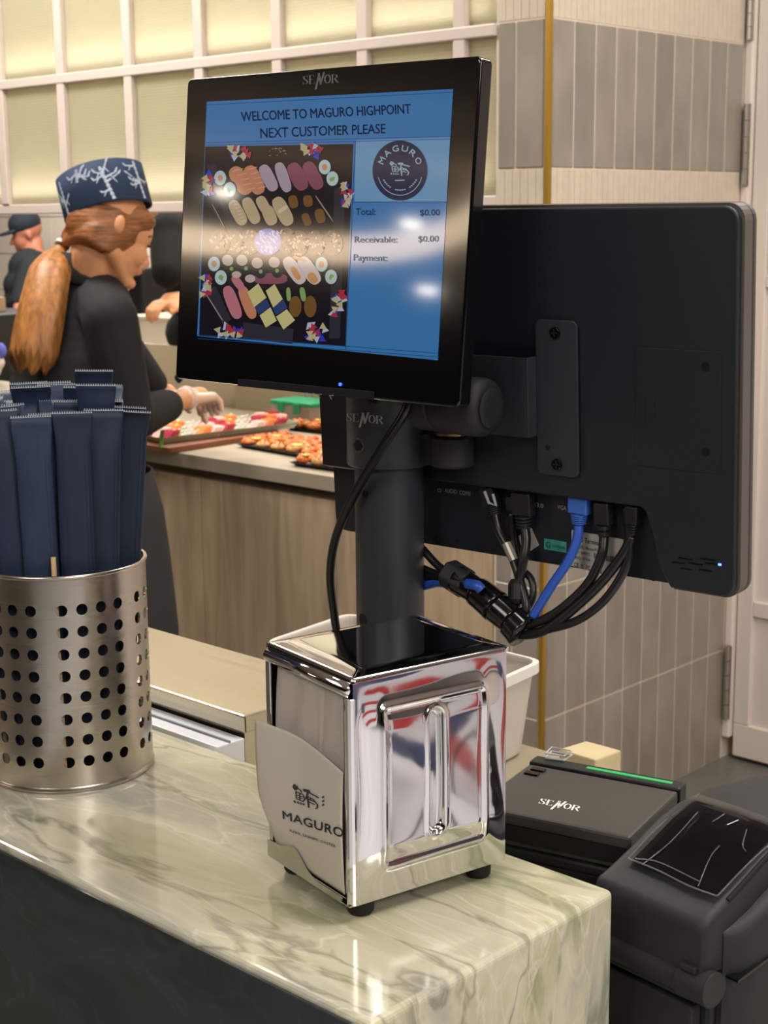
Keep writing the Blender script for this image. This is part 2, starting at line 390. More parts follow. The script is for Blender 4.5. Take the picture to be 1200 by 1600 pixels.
for r_ in cream_rows:
    z0 = Z0 + PV * r_ + .002; z1 = z0 + PV - .004
    n = 37
    for i in range(n):
        x0 = WX + .012 + i * .02025; box(bm, (x0, WY + .0004, z0), (x0 + .0185, WY + .008, z1))
    for i in range(6):
        y0 = WY + .012 + i * .0207; box(bm, (WX + .0004, y0, z0), (WX + .008, y0 + .0191, z1))
obj('finger_tile', bm, M_fing, wr, kind='stuff')
gt = struct(obj('trim_1', BX((WX - .003, WY - .003, 0), (WX + .0095, WY + .0095, 2.9)), mat('brass', 'cfa64c', .42, 1), bevel=.002))
# white door and its jamb, in the plane beyond the tiled wall
dx = 3.34
struct(obj('wall_side', BX((3.52, -9, 0), (3.6, 2.1, 2.9)), mat('white_wall', 'd8ccc4', .6)))
struct(obj('trim_2', BX((dx + .006, 1.948, .06), (dx + .12, 1.970, 2.9)), M_white, bevel=.004))
M_door = mat('door_paint', 'ded3cb', .4)
drt = bpy.data.objects.new('door_1', None); COL.objects.link(drt); drt['kind'] = 'structure'
bm = BX((dx + .02, .95, .012), (dx + .06, 1.944, .10)); box(bm, (dx + .02, 1.90, .10), (dx + .06, 1.944, 2.3)); box(bm, (dx + .02, .95, .10), (dx + .06, 1.05, 2.3))
box(bm, (dx + .02, 1.05, .39), (dx + .06, 1.90, .43)); box(bm, (dx + .02, 1.05, 1.215), (dx + .06, 1.90, 1.245)); box(bm, (dx + .02, 1.05, 2.2), (dx + .06, 1.78, 2.3))
obj('door_frame', bm, M_door, drt, bevel=.003)
obj('door_panel', BX((dx + .032, 1.04, .09), (dx + .05, 1.91, .40)), M_door, drt)
obj('door_panel', BX((dx + .032, 1.04, .42), (dx + .05, 1.91, 1.22)), M_door, drt)
g = obj('door_window', BX((dx + .035, 1.06, 1.24), (dx + .041, 1.91, 2.2)), mat('door_glass', 'c9c6bd', .15, trans=.4, spec=.5), drt)
bm = bmesh.new()
for a, b in (((1.885, 1.25), (1.892, 1.64)), ((1.07, 1.40), (1.90, 1.408)), ((1.07, 1.632), (1.90, 1.64))): box(bm, (dx + .028, a[0], a[1]), (dx + .036, b[0], b[1]))
obj('glazing_bead', bm, mat('grey_lead', '8d8a86', .4, .3), drt)
M_hinge = mat('hinge_steel', 'c9c3bc', .3, 1)
HZ = ((onx(1142, 1125, dx).z, onx(1142, 1010, dx).z), (onx(1168, 290, dx).z, onx(1168, 162, dx).z), (onx(1178, 62, dx).z, onx(1178, 62, dx).z + .15))
for z0, z1 in HZ:
    bm = bmesh.new(); nk = 5; h = (z1 - z0) / nk
    for k in range(nk): cyl(bm, (dx - .002, 1.955, z0 + k * h + .001), (dx - .002, 1.955, z0 + (k + 1) * h - .001), .0065, n=14)
    box(bm, (dx + .003, 1.946, z0), (dx + .0055, 1.964, z1)); obj('hinge', bm, M_hinge, drt, smooth=False)

# backlit panelled bulkhead over the pass
y_m = [2.109, 2.21, 2.498, 2.782, 3.07, 3.361, 3.666, 3.968, 4.27, 4.57, 4.87, 5.17, 5.47, 5.77, 6.07]
fr = struct(obj('window_1', BX((WX + .18, 2.109, 1.41), (WX + .20, 6.10, 2.86)), mat('lightbox_back', 'e0dcc8', .8)))
M_mul = mat('mullion_white', 'd3c5bc', .45)
bm = BX((WX, 2.109, 1.408), (WX + .19, 6.10, 1.436)); obj('window_sill', bm, M_mul, fr, bevel=.003)
for y in y_m[1:]:
    obj('mullion', BX((WX - .004, y - .017, 1.436), (WX + .03, y + .017, 2.84)), M_mul, fr, bevel=.003)
for z in (1.775, 2.14, 2.50): obj('glazing_bar', BX((WX - .006, 2.109, z - .013), (WX + .034, 6.10, z + .013)), M_mul, fr, bevel=.003)
obj('head_rail', BX((WX, 2.109, 2.84), (WX + .19, 6.10, 2.87)), M_mul, fr)
def pane_mat():
    m = bpy.data.materials.new('reeded_glass'); m.use_nodes = True; nt = m.node_tree; N = nt.nodes.new; L = nt.links.new
    b = nt.nodes['Principled BSDF']; out = nt.nodes['Material Output']
    b.inputs['Base Color'].default_value = lin('b0b09f'); b.inputs['Roughness'].default_value = .35
    tr = N('ShaderNodeBsdfTranslucent'); tr.inputs[0].default_value = lin('f0ebdd')
    mx = N('ShaderNodeMixShader'); mx.inputs[0].default_value = .62
    tc = N('ShaderNodeTexCoord'); wv = N('ShaderNodeTexWave'); wv.bands_direction = 'Z'; wv.inputs['Scale'].default_value = 42; wv.inputs['Distortion'].default_value = .6; wv.inputs['Detail'].default_value = 1
    L(tc.outputs['Object'], wv.inputs['Vector']); bp = N('ShaderNodeBump'); bp.inputs['Strength'].default_value = .15; bp.inputs['Distance'].default_value = .002
    L(wv.outputs['Fac'], bp.inputs['Height']); L(bp.outputs[0], b.inputs['Normal']); L(bp.outputs[0], tr.inputs['Normal'])
    L(b.outputs[0], mx.inputs[1]); L(tr.outputs[0], mx.inputs[2]); L(mx.outputs[0], out.inputs[0]); return m
M_pane = pane_mat()
for z0, z1 in ((1.436, 1.762), (1.788, 2.127)):
    for a, b in zip(y_m, y_m[1:]):
        obj('glass_pane', BX((WX + .012, a + (.017 if a > 2.15 else 0), z0), (WX + .016, b - .017, z1)), M_pane, fr)
for z in (1.45, 1.80):
    area('lightbox_strip', (WX + .055, 4.1, z), (WX + .085, 4.1, z + .3), 3.9, .02, 3.3, (1, .93, .80)).rotation_euler = Euler((PI, 0, PI / 2), 'XYZ')

# kitchen wall with white tiles
KX = 5.6
wk = struct(obj('wall_kitchen', BX((KX + .01, 2.0, 0), (KX + .1, 11, 2.9)), mat('kitchen_grout', '9a9088', .8)))
M_kt = mat('white_kitchen_tile', 'd6c9bc', .3, rand=.03)
bm = BX((-.004, -.148, -.113), (.004, .148, .113)); bmesh.ops.bevel(bm, geom=bm.edges[:], offset=.0015, segments=1, affect='EDGES')
kme = bpy.data.meshes.new('tile'); bm.to_mesh(kme); bm.free(); kme.materials.append(M_kt)
pz = onx(5, 396.6, KX).z
for r_ in range(-6, 3):
    for c_ in range(-10, 13):
        y = 5.55 + c_ * .302
        o = bpy.data.objects.new('tile', kme); COL.objects.link(o); o.parent = wk; o.location = (KX + .006, y, pz + (r_ + .5) * .231)

# sushi preparation counter
M_top = mat('taupe_worktop', 'a59a86', .4, noise=.08, nscale=12)
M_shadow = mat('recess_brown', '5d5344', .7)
M_wood = wood('pale_oak_laminate', 'a48d74', 'c6b092', .5)
sc_ = root('preparation_counter', 'long kitchen counter with taupe worktop and pale wood panel front under the sushi trays', 'counter', loc=(2.583, 3.3, 0))
def P0(o, r_): return o
def L0(r_, a): return Vector(a) - r_.location
def rbox(r_, a, b, bm=None): return box(bm or bmesh.new(), L0(r_, a), L0(r_, b))
obj('worktop', rbox(sc_, (WX - .012, 2.109, .737), (3.30, 5.3, .775)), M_top, sc_, bevel=.002)
obj('shadow_rail', rbox(sc_, (WX + .02, 2.109, .712), (3.28, 5.3, .737)), M_shadow, sc_)  # dark brown carries the shadow of the gap under the slab
py_ = [2.111] + [onx(x, 900, WX).y for x in (525, 318)] + [3.56, 4.2, 4.8, 5.3]
for a, b in zip(py_, py_[1:]): obj('front_panel', rbox(sc_, (WX, a + .0015, .08), (WX + .02, b - .0015, .712)), M_wood, sc_, bevel=.001)
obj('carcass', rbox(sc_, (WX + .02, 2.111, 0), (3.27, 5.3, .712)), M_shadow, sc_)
sp = obj('splash_panel', BX((3.302, 2.111, .0), (3.33, 3.79, 1.02)), mat('beige_panel', 'ada38c', .5)); tag(sp, 'plain beige screen standing behind the sushi counter by the green-lidded box', 'panel')

tag(obj('pale_panel', BX((3.335, 3.795, 0), (3.35, 4.45, .96)), mat('pale_panel', 'cfc4ae', .6)), 'pale low screen panel beyond the sashimi platter and the gloved hands', 'panel')
# ================================================================== SERVICE COUNTER (stone)
SX0, SX1, SY, ST = .603, .861, .5895, .92
ct = root('service_counter', 'green and cream veined marble counter carrying the napkin dispenser and steel cutlery can', 'counter', loc=(.73, .5895, 0))
def vslab(name, poly_axis, *a): pass
bm = rbox(ct, (SX0 + .004, SY, 0), (SX1, 2.6, ST)); obj('marble_casing', bm, MARBLE, ct, bevel=.005, seg=4)
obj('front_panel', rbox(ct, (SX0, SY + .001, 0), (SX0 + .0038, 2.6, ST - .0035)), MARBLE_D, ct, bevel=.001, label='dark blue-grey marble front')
# low staff worktops
lw = root('staff_worktop', 'low green marble worktop behind the counter holding the two black printers', 'counter', loc=(1.09, .3, 0))
obj('worktop', rbox(lw, (.868, .40, .755), (1.312, .945, .78)), MARBLE, lw, bevel=.003)
obj('cabinet', rbox(lw, (.868, .41, 0), (1.29, .945, .7545)), M_matte, lw)
tw = root('side_worktop', 'low taupe worktop beside the tiled wall holding the plastic tub', 'counter', loc=(1.2, 1.3, 0))
bm = prism(bmesh.new(), [(x - 1.2, y - 1.3) for x, y in ((.868, .948), (1.37, .948), (1.37, 1.75), (1.05, 1.75), (1.05, 1.02), (.868, 1.02))], .755, .78, 'z')
obj('worktop', bm, mat('taupe_slab', '8f8672', .35, noise=.08, nscale=14), tw, bevel=.002)
bm = prism(bmesh.new(), [(x - 1.2, y - 1.3) for x, y in ((.868, .948), (1.35, .948), (1.35, 1.74), (1.05, 1.74), (1.05, 1.02), (.868, 1.02))], 0, .7545, 'z')
obj('cabinet', bm, M_shadow, tw)
# stainless case behind the stone
M_steel = brushed('brushed_case_steel', 'cfc6b2', .30, (1, .03, 1))
sr = root('steel_case', 'brushed stainless steel case top running behind the stone counter', 'display case', loc=(.97, 1.8, 0))
obj('top_panel', rbox(sr, (.897, 1.03, .925), (1.035, 2.6, .9425)), M_steel, sr, bevel=.002)
obj('body', rbox(sr, (.901, 1.035, 0), (1.03, 2.6, .9245)), M_steel, sr)
obj('light_ledge', rbox(sr, (.863, 1.03, .895), (.8965, 2.6, .9215)), mat('white_acrylic', 'e9edf4', .12, spec=.5), sr, bevel=.001)
obj('edge_rail', rbox(sr, (.878, 1.03, .9215), (.8795, 2.6, .9235)), mat('grey_line', '8c93a0', .4), sr)

# ================================================================== NAPKIN DISPENSER
ND = Matrix.Translation((.6977, .6905, .932)) @ Matrix.Rotation(-.2072, 4, 'Z')
nd = root('napkin_dispenser', 'polished chrome napkin dispenser with embossed side on black feet', 'napkin dispenser', M=ND)
W_, D_, H_ = .1323, .1109, .163
M_mirror = mat('mirror_steel', 'dcdcde', .06, 1, bump=.05, bscale=30)
# embossed near side (local y=0 plane), heightmap outwards (-y)
def sstep(a, b, x): t = min(1, max(0, (x - a) / (b - a))); return t * t * (3 - 2 * t)
def near_h(x, z):
    u = x / W_; v = z / H_
    e = min(u, 1 - u) ; f = min(v, 1 - v)
    bul = .0062 * sstep(0, .22, e) * sstep(.03, .25, f) * (1 - .5 * ((u - .5) ** 2 + (v - .5) ** 2))
    bul += .0010 * math.sin(7 * u + 3 * v) * math.sin(5.5 * v + 2) * sstep(0, .15, e) * sstep(0, .15, f)
    # rounded rectangle ridge
    cx, cz, hx, hz, r = .50, .50, .335, .355, .03
    qx = max(abs(u - cx) - hx + r, 0); qz = max(abs(v - cz) - hz + r, 0); dd = math.hypot(qx, qz) - r
    if qx == 0 and qz == 0: dd = max(abs(u - cx) - hx, abs(v - cz) - hz)
    ridge = .0016 * math.exp(-(dd / .014) ** 2)
    if dd < 0: ridge -= .0012 * sstep(0, .03, -dd)
    # upright slot, pressed inwards
    sx_, sz = (u - .50) * W_, (v - .52) * H_
    dz_ = max(abs(sz) - .040, 0); d2 = math.hypot(sx_, dz_)
    slot = -.0050 * (1 - sstep(.0035, .0065, d2)) + .0010 * math.exp(-((d2 - .0078) / .0014) ** 2)
    return bul + ridge + slot
NX, NZ = 110, 130
bm = bmesh.new(); gv = [[bm.verts.new((W_ * i / NX, -near_h(W_ * i / NX, H_ * j / NZ), H_ * j / NZ)) for j in range(NZ + 1)] for i in range(NX + 1)]
for i in range(NX):
    for j in range(NZ): bm.faces.new((gv[i][j], gv[i + 1][j], gv[i + 1][j + 1], gv[i][j + 1]))
obj('side_panel', bm, M_mirror, nd, smooth=True, normals=False)
# remaining shell: far side, back, bottom, top lid with a shallow swell
bm = BX((0, D_ - .0008, 0), (W_, D_, H_)); box(bm, (W_ - .0008, 0.0005, 0), (W_, D_ - .0009, H_)); box(bm, (0.001, .0005, 0), (W_ - .001, D_ - .001, .001))
obj('shell', bm, M_mirror, nd)
bm = bmesh.new(); n = 40
def top_h(u, v):
    e = min(u, 1 - u, v, 1 - v); return H_ + .0026 * sstep(0, .07, e) - .0030 * math.exp(-((e - .06) / .03) ** 2) * 0.3
tv = [[bm.verts.new((-.001 + (W_ + .002) * i / n, -.001 + (D_ + .002) * j / n, top_h(i / n, j / n))) for j in range(n + 1)] for i in range(n + 1)]
for i in range(n):
    for j in range(n): bm.faces.new((tv[i][j], tv[i + 1][j], tv[i + 1][j + 1], tv[i][j + 1]))
# lid skirt
b0 = [tv[i][0] for i in range(n + 1)] + [tv[n][j] for j in range(1, n + 1)] + [tv[i][n] for i in range(n - 1, -1, -1)] + [tv[0][j] for j in range(n - 1, 0, -1)]
lo = [bm.verts.new((v.co.x, v.co.y, H_ - .0035)) for v in b0]
for k in range(len(b0)): bm.faces.new((b0[k], lo[k], lo[(k + 1) % len(b0)], b0[(k + 1) % len(b0)]))
obj('lid', bm, M_mirror, nd, smooth=True)
bm = bmesh.new(); tube(bm, [(-.0005, .002, H_ - .0085), (-.0005, D_ - .002, H_ - .0085)], .0052, 20); obj('top_roll', bm, M_mirror, nd, smooth=True)
bm = bmesh.new()
tube(bm, [(0, .0035, .0), (0, .0035, H_ - .014)], .0040, 12); box(bm, (-.0025, .0035, 0), (-.001, .0088, H_ - .014)); obj('near_lip', bm, M_mirror, nd, smooth=False, bevel=.0006)
obj('far_lip', BX((-.003, D_ - .006, 0), (-.001, D_, H_ - .012)), M_mirror, nd, bevel=.0006)
# bottom lip with the humped cut-out
bm = bmesh.new(); lipt = []
for i in range(41):
    t = i / 40; b_ = .009 + (D_ - .011) * t; h = .005 + .009 * sstep(.3, .8, t) + .008 * math.exp(-((t - .62) / .13) ** 2); lipt.append((b_, h))
poly = [(.015, 0.0005)] + lipt + [(D_, .0005)]
poly = [(.009, .0005), (D_ - .002, .0005)] + lipt[::-1]
prism(bm, poly, -.0058, -.0048, 'x'); obj('bottom_lip', bm, M_mirror, nd)
box_ = BX((-.0048, .0005, 0), (0, D_ - .002, .001)); obj('bottom_fold', box_, M_mirror, nd)
for a, b in ((.012, .012), (W_ - .016, .012), (.012, D_ - .014), (W_ - .016, D_ - .014)):
    bm = bmesh.new(); lathe_p = [(.001, 0), (.0082, 0), (.0095, .002), (.0098, .0105), (.001, .0105)]; lathe(bm, [(r, z - .0115) for r, z in lathe_p], 24, (a, b, 0)); obj('foot', bm, M_rubber, nd, smooth=False)
# napkins
M_paper = mat('tissue_paper', 'b9b2aa', .85, bump=.5, bscale=260, noise=.03)
M_paper2 = mat('printed_tissue', 'c4bfb4', .85, bump=.2, bscale=500)
bm = bmesh.new(); n = 30
rv = []
for i in range(n + 1):
    row = []
    for j in range(n + 1):
        b_ = .008 + (D_ - .015) * i / n; c_ = .004 + (H_ - .020) * j / n
        a_ = .003 + .0012 * math.sin(b_ * 190 + c_ * 40) * (j / n) + (.001 if b_ < .045 else 0) - .0018 * math.sin(PI * j / n)
        row.append(bm.verts.new((a_, b_, c_)))
    rv.append(row)
for i in range(n):
    for j in range(n): bm.faces.new((rv[i][j], rv[i + 1][j], rv[i + 1][j + 1], rv[i][j + 1]))
box(bm, (.006, .009, .003), (W_ - .02, D_ - .008, H_ - .02))
tag(obj('napkin_stack', bm, M_paper, None, smooth=False), 'folded white tissue napkins packed inside the chrome dispenser', 'napkins', kind='stuff').matrix_world = ND
bm = bmesh.new(); n = 36; sv = []
def sheet_a(t, s):  # t along width 0 near..1 far, s 0 bottom..1 top
    return -.0026 - .0085 * sstep(.45, 1.1, t) * sstep(0, .25, s) * (.55 + .45 * s) - .0015 * math.sin(PI * s)
for i in range(n + 1):
    row = []
    t = i / n
    for j in range(n + 1):
        s = j / n
        b_ = .0092 + (D_ - .0117 + .006 * sstep(0, .35, s)) * t; zb = .006 ; zt = .095 + .010 * t + .004 * math.sin(3 * t)
        if t > .85: zb += .020 * ((t - .85) / .15) ** 2
        row.append(bm.verts.new((sheet_a(t, s), b_, zb + (zt - zb) * s)))
    sv.append(row)
for i in range(n):
    for j in range(n): bm.faces.new((sv[i][j], sv[i + 1][j], sv[i + 1][j + 1], sv[i][j + 1]))
np_ = root('paper_napkin', 'printed paper napkin with dark lettering hanging out of the dispenser front', 'napkin', M=ND)
obj('sheet', bm, M_paper2, np_, smooth=True, solid=.0005)
def napfn(px, py, lift=.0010):
    d = -.007
    for _ in range(4):
        p = onlocal(ND, px, py, d, 0); t = (p.y - .0092) / (D_ - .0057); s = (p.z - .006) / .092; d = sheet_a(t, min(1, max(0, s))) - lift
    return p
def pxquad(fn, BL, BR, TL, TR):
    return lambda u, v: fn((BL[0] * (1 - u) + BR[0] * u) * (1 - v) + (TL[0] * (1 - u) + TR[0] * u) * v, (BL[1] * (1 - u) + BR[1] * u) * (1 - v) + (TL[1] * (1 - u) + TR[1] * u) * v)
bm = bmesh.new()
text_on(bm, 'MAGURO', pxquad(napfn, (442, 1279), (536, 1309), (441, 1266), (536.5, 1294)), .012, 1.05)
text_on(bm, 'SUSHI. SASHIMI. OYSTER', pxquad(napfn, (452, 1299), (524, 1324.5), (452, 1295), (524, 1320)), .005, 1.1)
kanji(bm, pxquad(napfn, (456, 1258), (500, 1268), (456, 1224), (498, 1236)))
for i in range(3): stroke(bm, [(0, .1), (1, .9)], .5, pxquad(napfn, (503, 1247 + i * 6), (506, 1248 + i * 6), (503, 1243 + i * 6), (506, 1244 + i * 6)))
obj('print', bm, mat('navy_ink', '2b2f40', .7), np_, normals=False)

# ================================================================== CUTLERY CAN with packets
CC = Vector((.7490, 1.0960, .92)); CR = .0722; CH = .189
can = root('cutlery_can', 'perforated brushed steel can full of navy packets at the left of the counter', 'container', loc=CC)
M_can = brushed('can_steel', 'c4bdb4', .27, (.02, .02, 1))
PIT = math.radians(13.2); HR = .0048
groups = [math.radians(234.4 + 60 * k) for k in range(6)]
Zr = [1.0798 - .01885 * k - .92 for k in range(8)][::-1]
bm = bmesh.new(); vc = {}
def cv(th, z):
    k = (round(th % (2 * PI) * 2e4) % round(2 * PI * 2e4), round(z * 1e5))
    if k not in vc: vc[k] = bm.verts.new((CR * math.cos(th), CR * math.sin(th), z))
    return vc[k]
def quad(t0, t1, z0, z1, nt_=4, nz=4):
    for i in range(nt_):
        for j in range(nz):
            a, b = t0 + (t1 - t0) * i / nt_, t0 + (t1 - t0) * (i + 1) / nt_; c, d = z0 + (z1 - z0) * j / nz, z0 + (z1 - z0) * (j + 1) / nz
            bm.faces.new((cv(a, c), cv(b, c), cv(b, d), cv(a, d)))
zp = .01885
zlo, zhi = Zr[0] - zp / 2, Zr[-1] + zp / 2
for g0 in groups:
    for c_ in range(4):
        tc_ = g0 + PIT * c_
        t0, t1 = tc_ - PIT / 2, tc_ + PIT / 2
        for zc in Zr:
            z0, z1 = zc - zp / 2, zc + zp / 2
            outer = [(t0 + (t1 - t0) * i / 4, z0) for i in range(4)] + [(t1, z0 + zp * i / 4) for i in range(4)] + [(t1 - (t1 - t0) * i / 4, z1) for i in range(4)] + [(t0, z1 - zp * i / 4) for i in range(4)]
            inner = []
            for th, z in outer:
                ang = math.atan2(z - zc, (th - tc_) * CR); inner.append(bm.verts.new((CR * math.cos(tc_ + HR * math.cos(ang) / CR), CR * math.sin(tc_ + HR * math.cos(ang) / CR), zc + HR * math.sin(ang))))
            ov = [cv(*p) for p in outer]
            for k in range(16): bm.faces.new((ov[k], ov[(k + 1) % 16], inner[(k + 1) % 16], inner[k]))
        quad(t0, t1, .0, zlo, 4, 3); quad(t0, t1, zhi, CH - .002, 4, 3)
    t0, t1 = g0 + PIT * 3.5, g0 + math.radians(60) - PIT / 2
    quad(t0, t1, 0, zlo, 4, 3); quad(t0, t1, zhi, CH - .002, 4, 3)
    for zc in Zr: quad(t0, t1, zc - zp / 2, zc + zp / 2, 4, 4)
pw = obj('perforated_wall', bm, M_can, can, smooth=True, solid=.0008); es = pw.modifiers.new('split', 'EDGE_SPLIT'); es.split_angle = math.radians(30)
bm = bmesh.new(); ring = [(CR * math.cos(2 * PI * k / 72), CR * math.sin(2 * PI * k / 72), CH - .0015) for k in range(72)]
tube(bm, ring + [ring[0]], .0021, 8, cap=False); obj('rim', bm, M_can, can, smooth=True)
bm = bmesh.new(); lathe(bm, [(.001, .001), (CR - .001, .001), (CR + .0012, .0012), (CR + .0016, .003), (CR + .0004, .0055)], 72); obj('base', bm, M_can, can, smooth=True)

M_navy = mat('navy_paper', '26334a', .5, spec=.4, noise=.15, nscale=30, bump=.5, bscale=70, rand=.25, stretch=(2, 1, .4))
M_edge = mat('paper_edge', 'aab0bc', .7)
def packet_bm(L, W, T, bend, flap=0):
    """long flattened paper sleeve with a crimped saw-toothed end"""
    bm = bmesh.new(); edge = bmesh.new(); n = 14; rows = []
    zs = [0, .02, L * .3, L * .5, L * .7, L - .035, L - .022, L - .012, L - .008, L]
    for z in zs:
        k = 1.0 if z < L - .03 else (.55 if z < L - .015 else .10)
        w_ = W * (.94 if z < L - .03 else (1.0 if z < L - .015 else 1.06))
        ring_ = []
        for i in range(n):
            a = 2 * PI * i / n; x = math.cos(a); y = math.sin(a)
            X = w_ / 2 * (abs(x) ** .75) * (1 if x > 0 else -1); Y = T / 2 * k * y * (abs(y) ** .1)
            yo = bend * max(0, (z - L * .7) / (L * .3)) ** 2; zz = z
            if flap and z > L - .03:
                f = (z - (L - .03)) / .03; yo += -flap * .018 * f; zz = L - .03 + .03 * f * (1 - .45 * abs(flap) * f)
            ring_.append(bm.verts.new((X, Y + yo, zz)))
        rows.append(ring_)
    for a, b in zip(rows, rows[1:]):
        for i in range(n): bm.faces.new((a[i], a[(i + 1) % n], b[(i + 1) % n], b[i]))
    bm.faces.new(rows[0][::-1]); bm.faces.new(rows[-1])
    top = rows[-1][0].co; y0 = rows[-1][0].co.y; z0 = top.z
    for z_a, z_b in ((.06, L * .3), (L * .3, L * .7), (L * .7, L - .034)):
        q_ = [bm.verts.new(p) for p in ((W * .30, -T * .47, z_a), (W * .36, -T * .44, z_a), (W * .36, -T * .44 + bend * max(0, (z_b - L * .7) / (L * .3)) ** 2, z_b), (W * .30, -T * .47 + bend * max(0, (z_b - L * .7) / (L * .3)) ** 2, z_b))]; bm.faces.new(q_)
    m = 17
    for i in range(m):  # the teeth
        x0 = -W * .53 + W * 1.06 * i / m; x1 = x0 + W * 1.06 / m
        a = [edge.verts.new(p) for p in ((x0, y0 - .0005, z0 - .0012), (x1, y0 - .0005, z0 - .0012), ((x0 + x1) / 2, y0 - .0005, z0 + .0010), (x0, y0 + .0005, z0 - .0012), (x1, y0 + .0005, z0 - .0012), ((x0 + x1) / 2, y0 + .0005, z0 + .0010))]
        for f in ((0, 1, 2), (5, 4, 3), (0, 3, 4, 1), (1, 4, 5, 2), (2, 5, 3, 0)): edge.faces.new([a[k] for k in f])
    return bm, edge
camdir = math.atan2(-CC.y, -CC.x)   # direction from the can to the camera
rx = Vector((math.cos(camdir + PI / 2), math.sin(camdir + PI / 2), 0)); ry = Vector((-math.cos(camdir), -math.sin(camdir), 0))
variants = []
for v_ in range(6):
    T = .0078
    variants.append(packet_bm((.318 + .004 * v_), .0310, T, (.0, .006, -.004, .002, .008, .0)[v_], (0, .35, -.3, 1, -1, .6)[v_]))
vm = []
for b, e in variants:
    bmesh.ops.recalc_face_normals(b, faces=b.faces[:])
    me = bpy.data.meshes.new('sleeve'); b.to_mesh(me); b.free(); me.materials.append(M_navy)
    for p in me.polygons: p.use_smooth = True
    m2 = bpy.data.meshes.new('crimped_edge'); e.to_mesh(m2); e.free(); m2.materials.append(M_edge); vm.append((me, m2))
pk = 0
ORD = ('first', 'second', 'third', 'fourth', 'fifth', 'sixth', 'seventh', 'eighth', 'ninth', 'tenth', 'eleventh')
rows_ = [(-.050, 2), (-.0395, 3), (-.0295, 3), (-.0195, 4), (-.0095, 3), (.0005, 4), (.0105, 3), (.0205, 3), (.0305, 3), (.0405, 3), (.050, 2)]
front_lab = {0: 'navy paper sleeve leaning left at the front of the steel can', 1: 'navy paper sleeve leaning right at the front of the steel can'}
for ri, (d, cnt) in enumerate(rows_):
    for c_ in range(cnt):
        xx = (c_ - (cnt - 1) / 2) * .0312 + random.uniform(-.0006, .0006)
        bot = rx * xx * .80 + ry * d * .80 + Vector((0, 0, .003)); topv = rx * xx * 1.25 + ry * d * 1.15 + Vector((0, 0, .31))
        z = (topv - bot).normalized(); y = (ry - z * ry.dot(z)).normalized(); x = y.cross(z)
        M = Matrix(((x.x, y.x, z.x, 0), (x.y, y.y, z.y, 0), (x.z, y.z, z.z, 0), (0, 0, 0, 1)))
        vi = ((0, 1, 2, 1, 0)[pk] if ri < 2 else random.choice((0, 1, 2, 3, 4, 5)))
        M = M @ Matrix.Rotation(random.uniform(-.08, .08), 4, 'Z') @ Matrix.Rotation(random.uniform(-.018, .018), 4, 'Y')
        M = Matrix.Translation(CC + bot + z * random.uniform(-.0, .016) * (1 if ri > 1 else .4)) @ M
        lb = front_lab.get(pk, 'navy paper sleeve, %s from the left in the %s row back in the steel can' % (ORD[c_], ORD[ri]))
        r = root('paper_sleeve', lb, 'packet', M=M, group='navy sleeves in the steel can')
        o = bpy.data.objects.new('sleeve', vm[vi][0]); COL.objects.link(o); o.parent = r
        o = bpy.data.objects.new('crimped_edge', vm[vi][1]); COL.objects.link(o); o.parent = r
        pk += 1
bm = bmesh.new(); cyl(bm, (0, 0, 0), (0, 0, .20), .0028, .0022, 10)
st = obj('wooden_stick', bm, mat('pale_bamboo', 'd9b98c', .6)); tag(st, 'pale wooden chopstick tip poking up between the navy sleeves at the can rim', 'chopstick')
st.location = CC + ry * -.0610 + rx * -.006 + Vector((0, 0, .003))

# ================================================================== MONITOR POLE
PX_, PY_ = .900, .8455
pole = root('monitor_stand', 'thick black pole carrying the two monitors behind the napkin dispenser', 'stand', loc=(PX_, PY_, .78))
bm = bmesh.new(); lathe(bm, [(.001, .012), (.050, .012), (.052, .010), (.052, 0), (.001, 0)], 48); obj('base_flange', bm, M_powder, pole)
bm = bmesh.new(); cyl(bm, (0, 0, .0121), (0, 0, .62), .0283, n=64); autosmooth(obj('pole', bm, M_powder, pole))
cz0 = onx(609, 737, .87).z - .78
bm = bmesh.new(); lathe(bm, [(.0284, cz0), (.0338, cz0), (.0345, cz0 + .001), (.0345, cz0 + .135), (.0284, cz0 + .136)], 64); autosmooth(obj('collar', bm, M_powder, pole))
bm = bmesh.new(); lathe(bm, [(.001, .622), (.030, .622), (.031, .618), (.0305, .60), (.0284, .60)], 48); autosmooth(obj('pole_cap', bm, M_black, pole))
bm = bmesh.new()
def polefn(R):
    def f(px, py):
        # intersect ray with the collar cylinder
        r = ray(px, py); ox, oy = CAM.x - PX_, CAM.y - PY_
        a = r.x ** 2 + r.y ** 2; b = 2 * (ox * r.x + oy * r.y); c = ox * ox + oy * oy - R * R; disc = max(0, b * b - 4 * a * c)
        t = (-b - math.sqrt(disc)) / (2 * a); p = CAM + r * t; return p - Vector((PX_, PY_, .78))
    return f
brand(bm, pxquad(polefn(.0349), (541, 658), (600, 663), (541, 645), (600, 650)))
obj('maker_name', bm, mat('silver_print', 'b9bcc0', .4, .2), pole, normals=False)
for q, R, rr_ in (((561, 696), .0345, .0062), ((571, 772), .0283, .0032), ((583, 622), .0345, .0062), ((567, 968), .0283, .005)):
    p = polefn(R)(*q); nrm = Vector((p.x, p.y, 0)).normalized()
    bm = bmesh.new()
    if R > .03:
        cyl(bm, p - nrm * .002, p + nrm * .0008, rr_, n=24); o = obj('bolt_ring', bm, mat('bolt_chrome', 'b0b0b4', .2, 1), pole)
        bm = bmesh.new(); cyl(bm, p + nrm * .0008, p + nrm * .0012, rr_ * .78, n=6); obj('bolt_socket', bm, M_hole, pole)
    else:
        cyl(bm, p - nrm * .002, p + nrm * .0004, rr_, n=20); obj('pole_hole', bm, M_hole, pole)
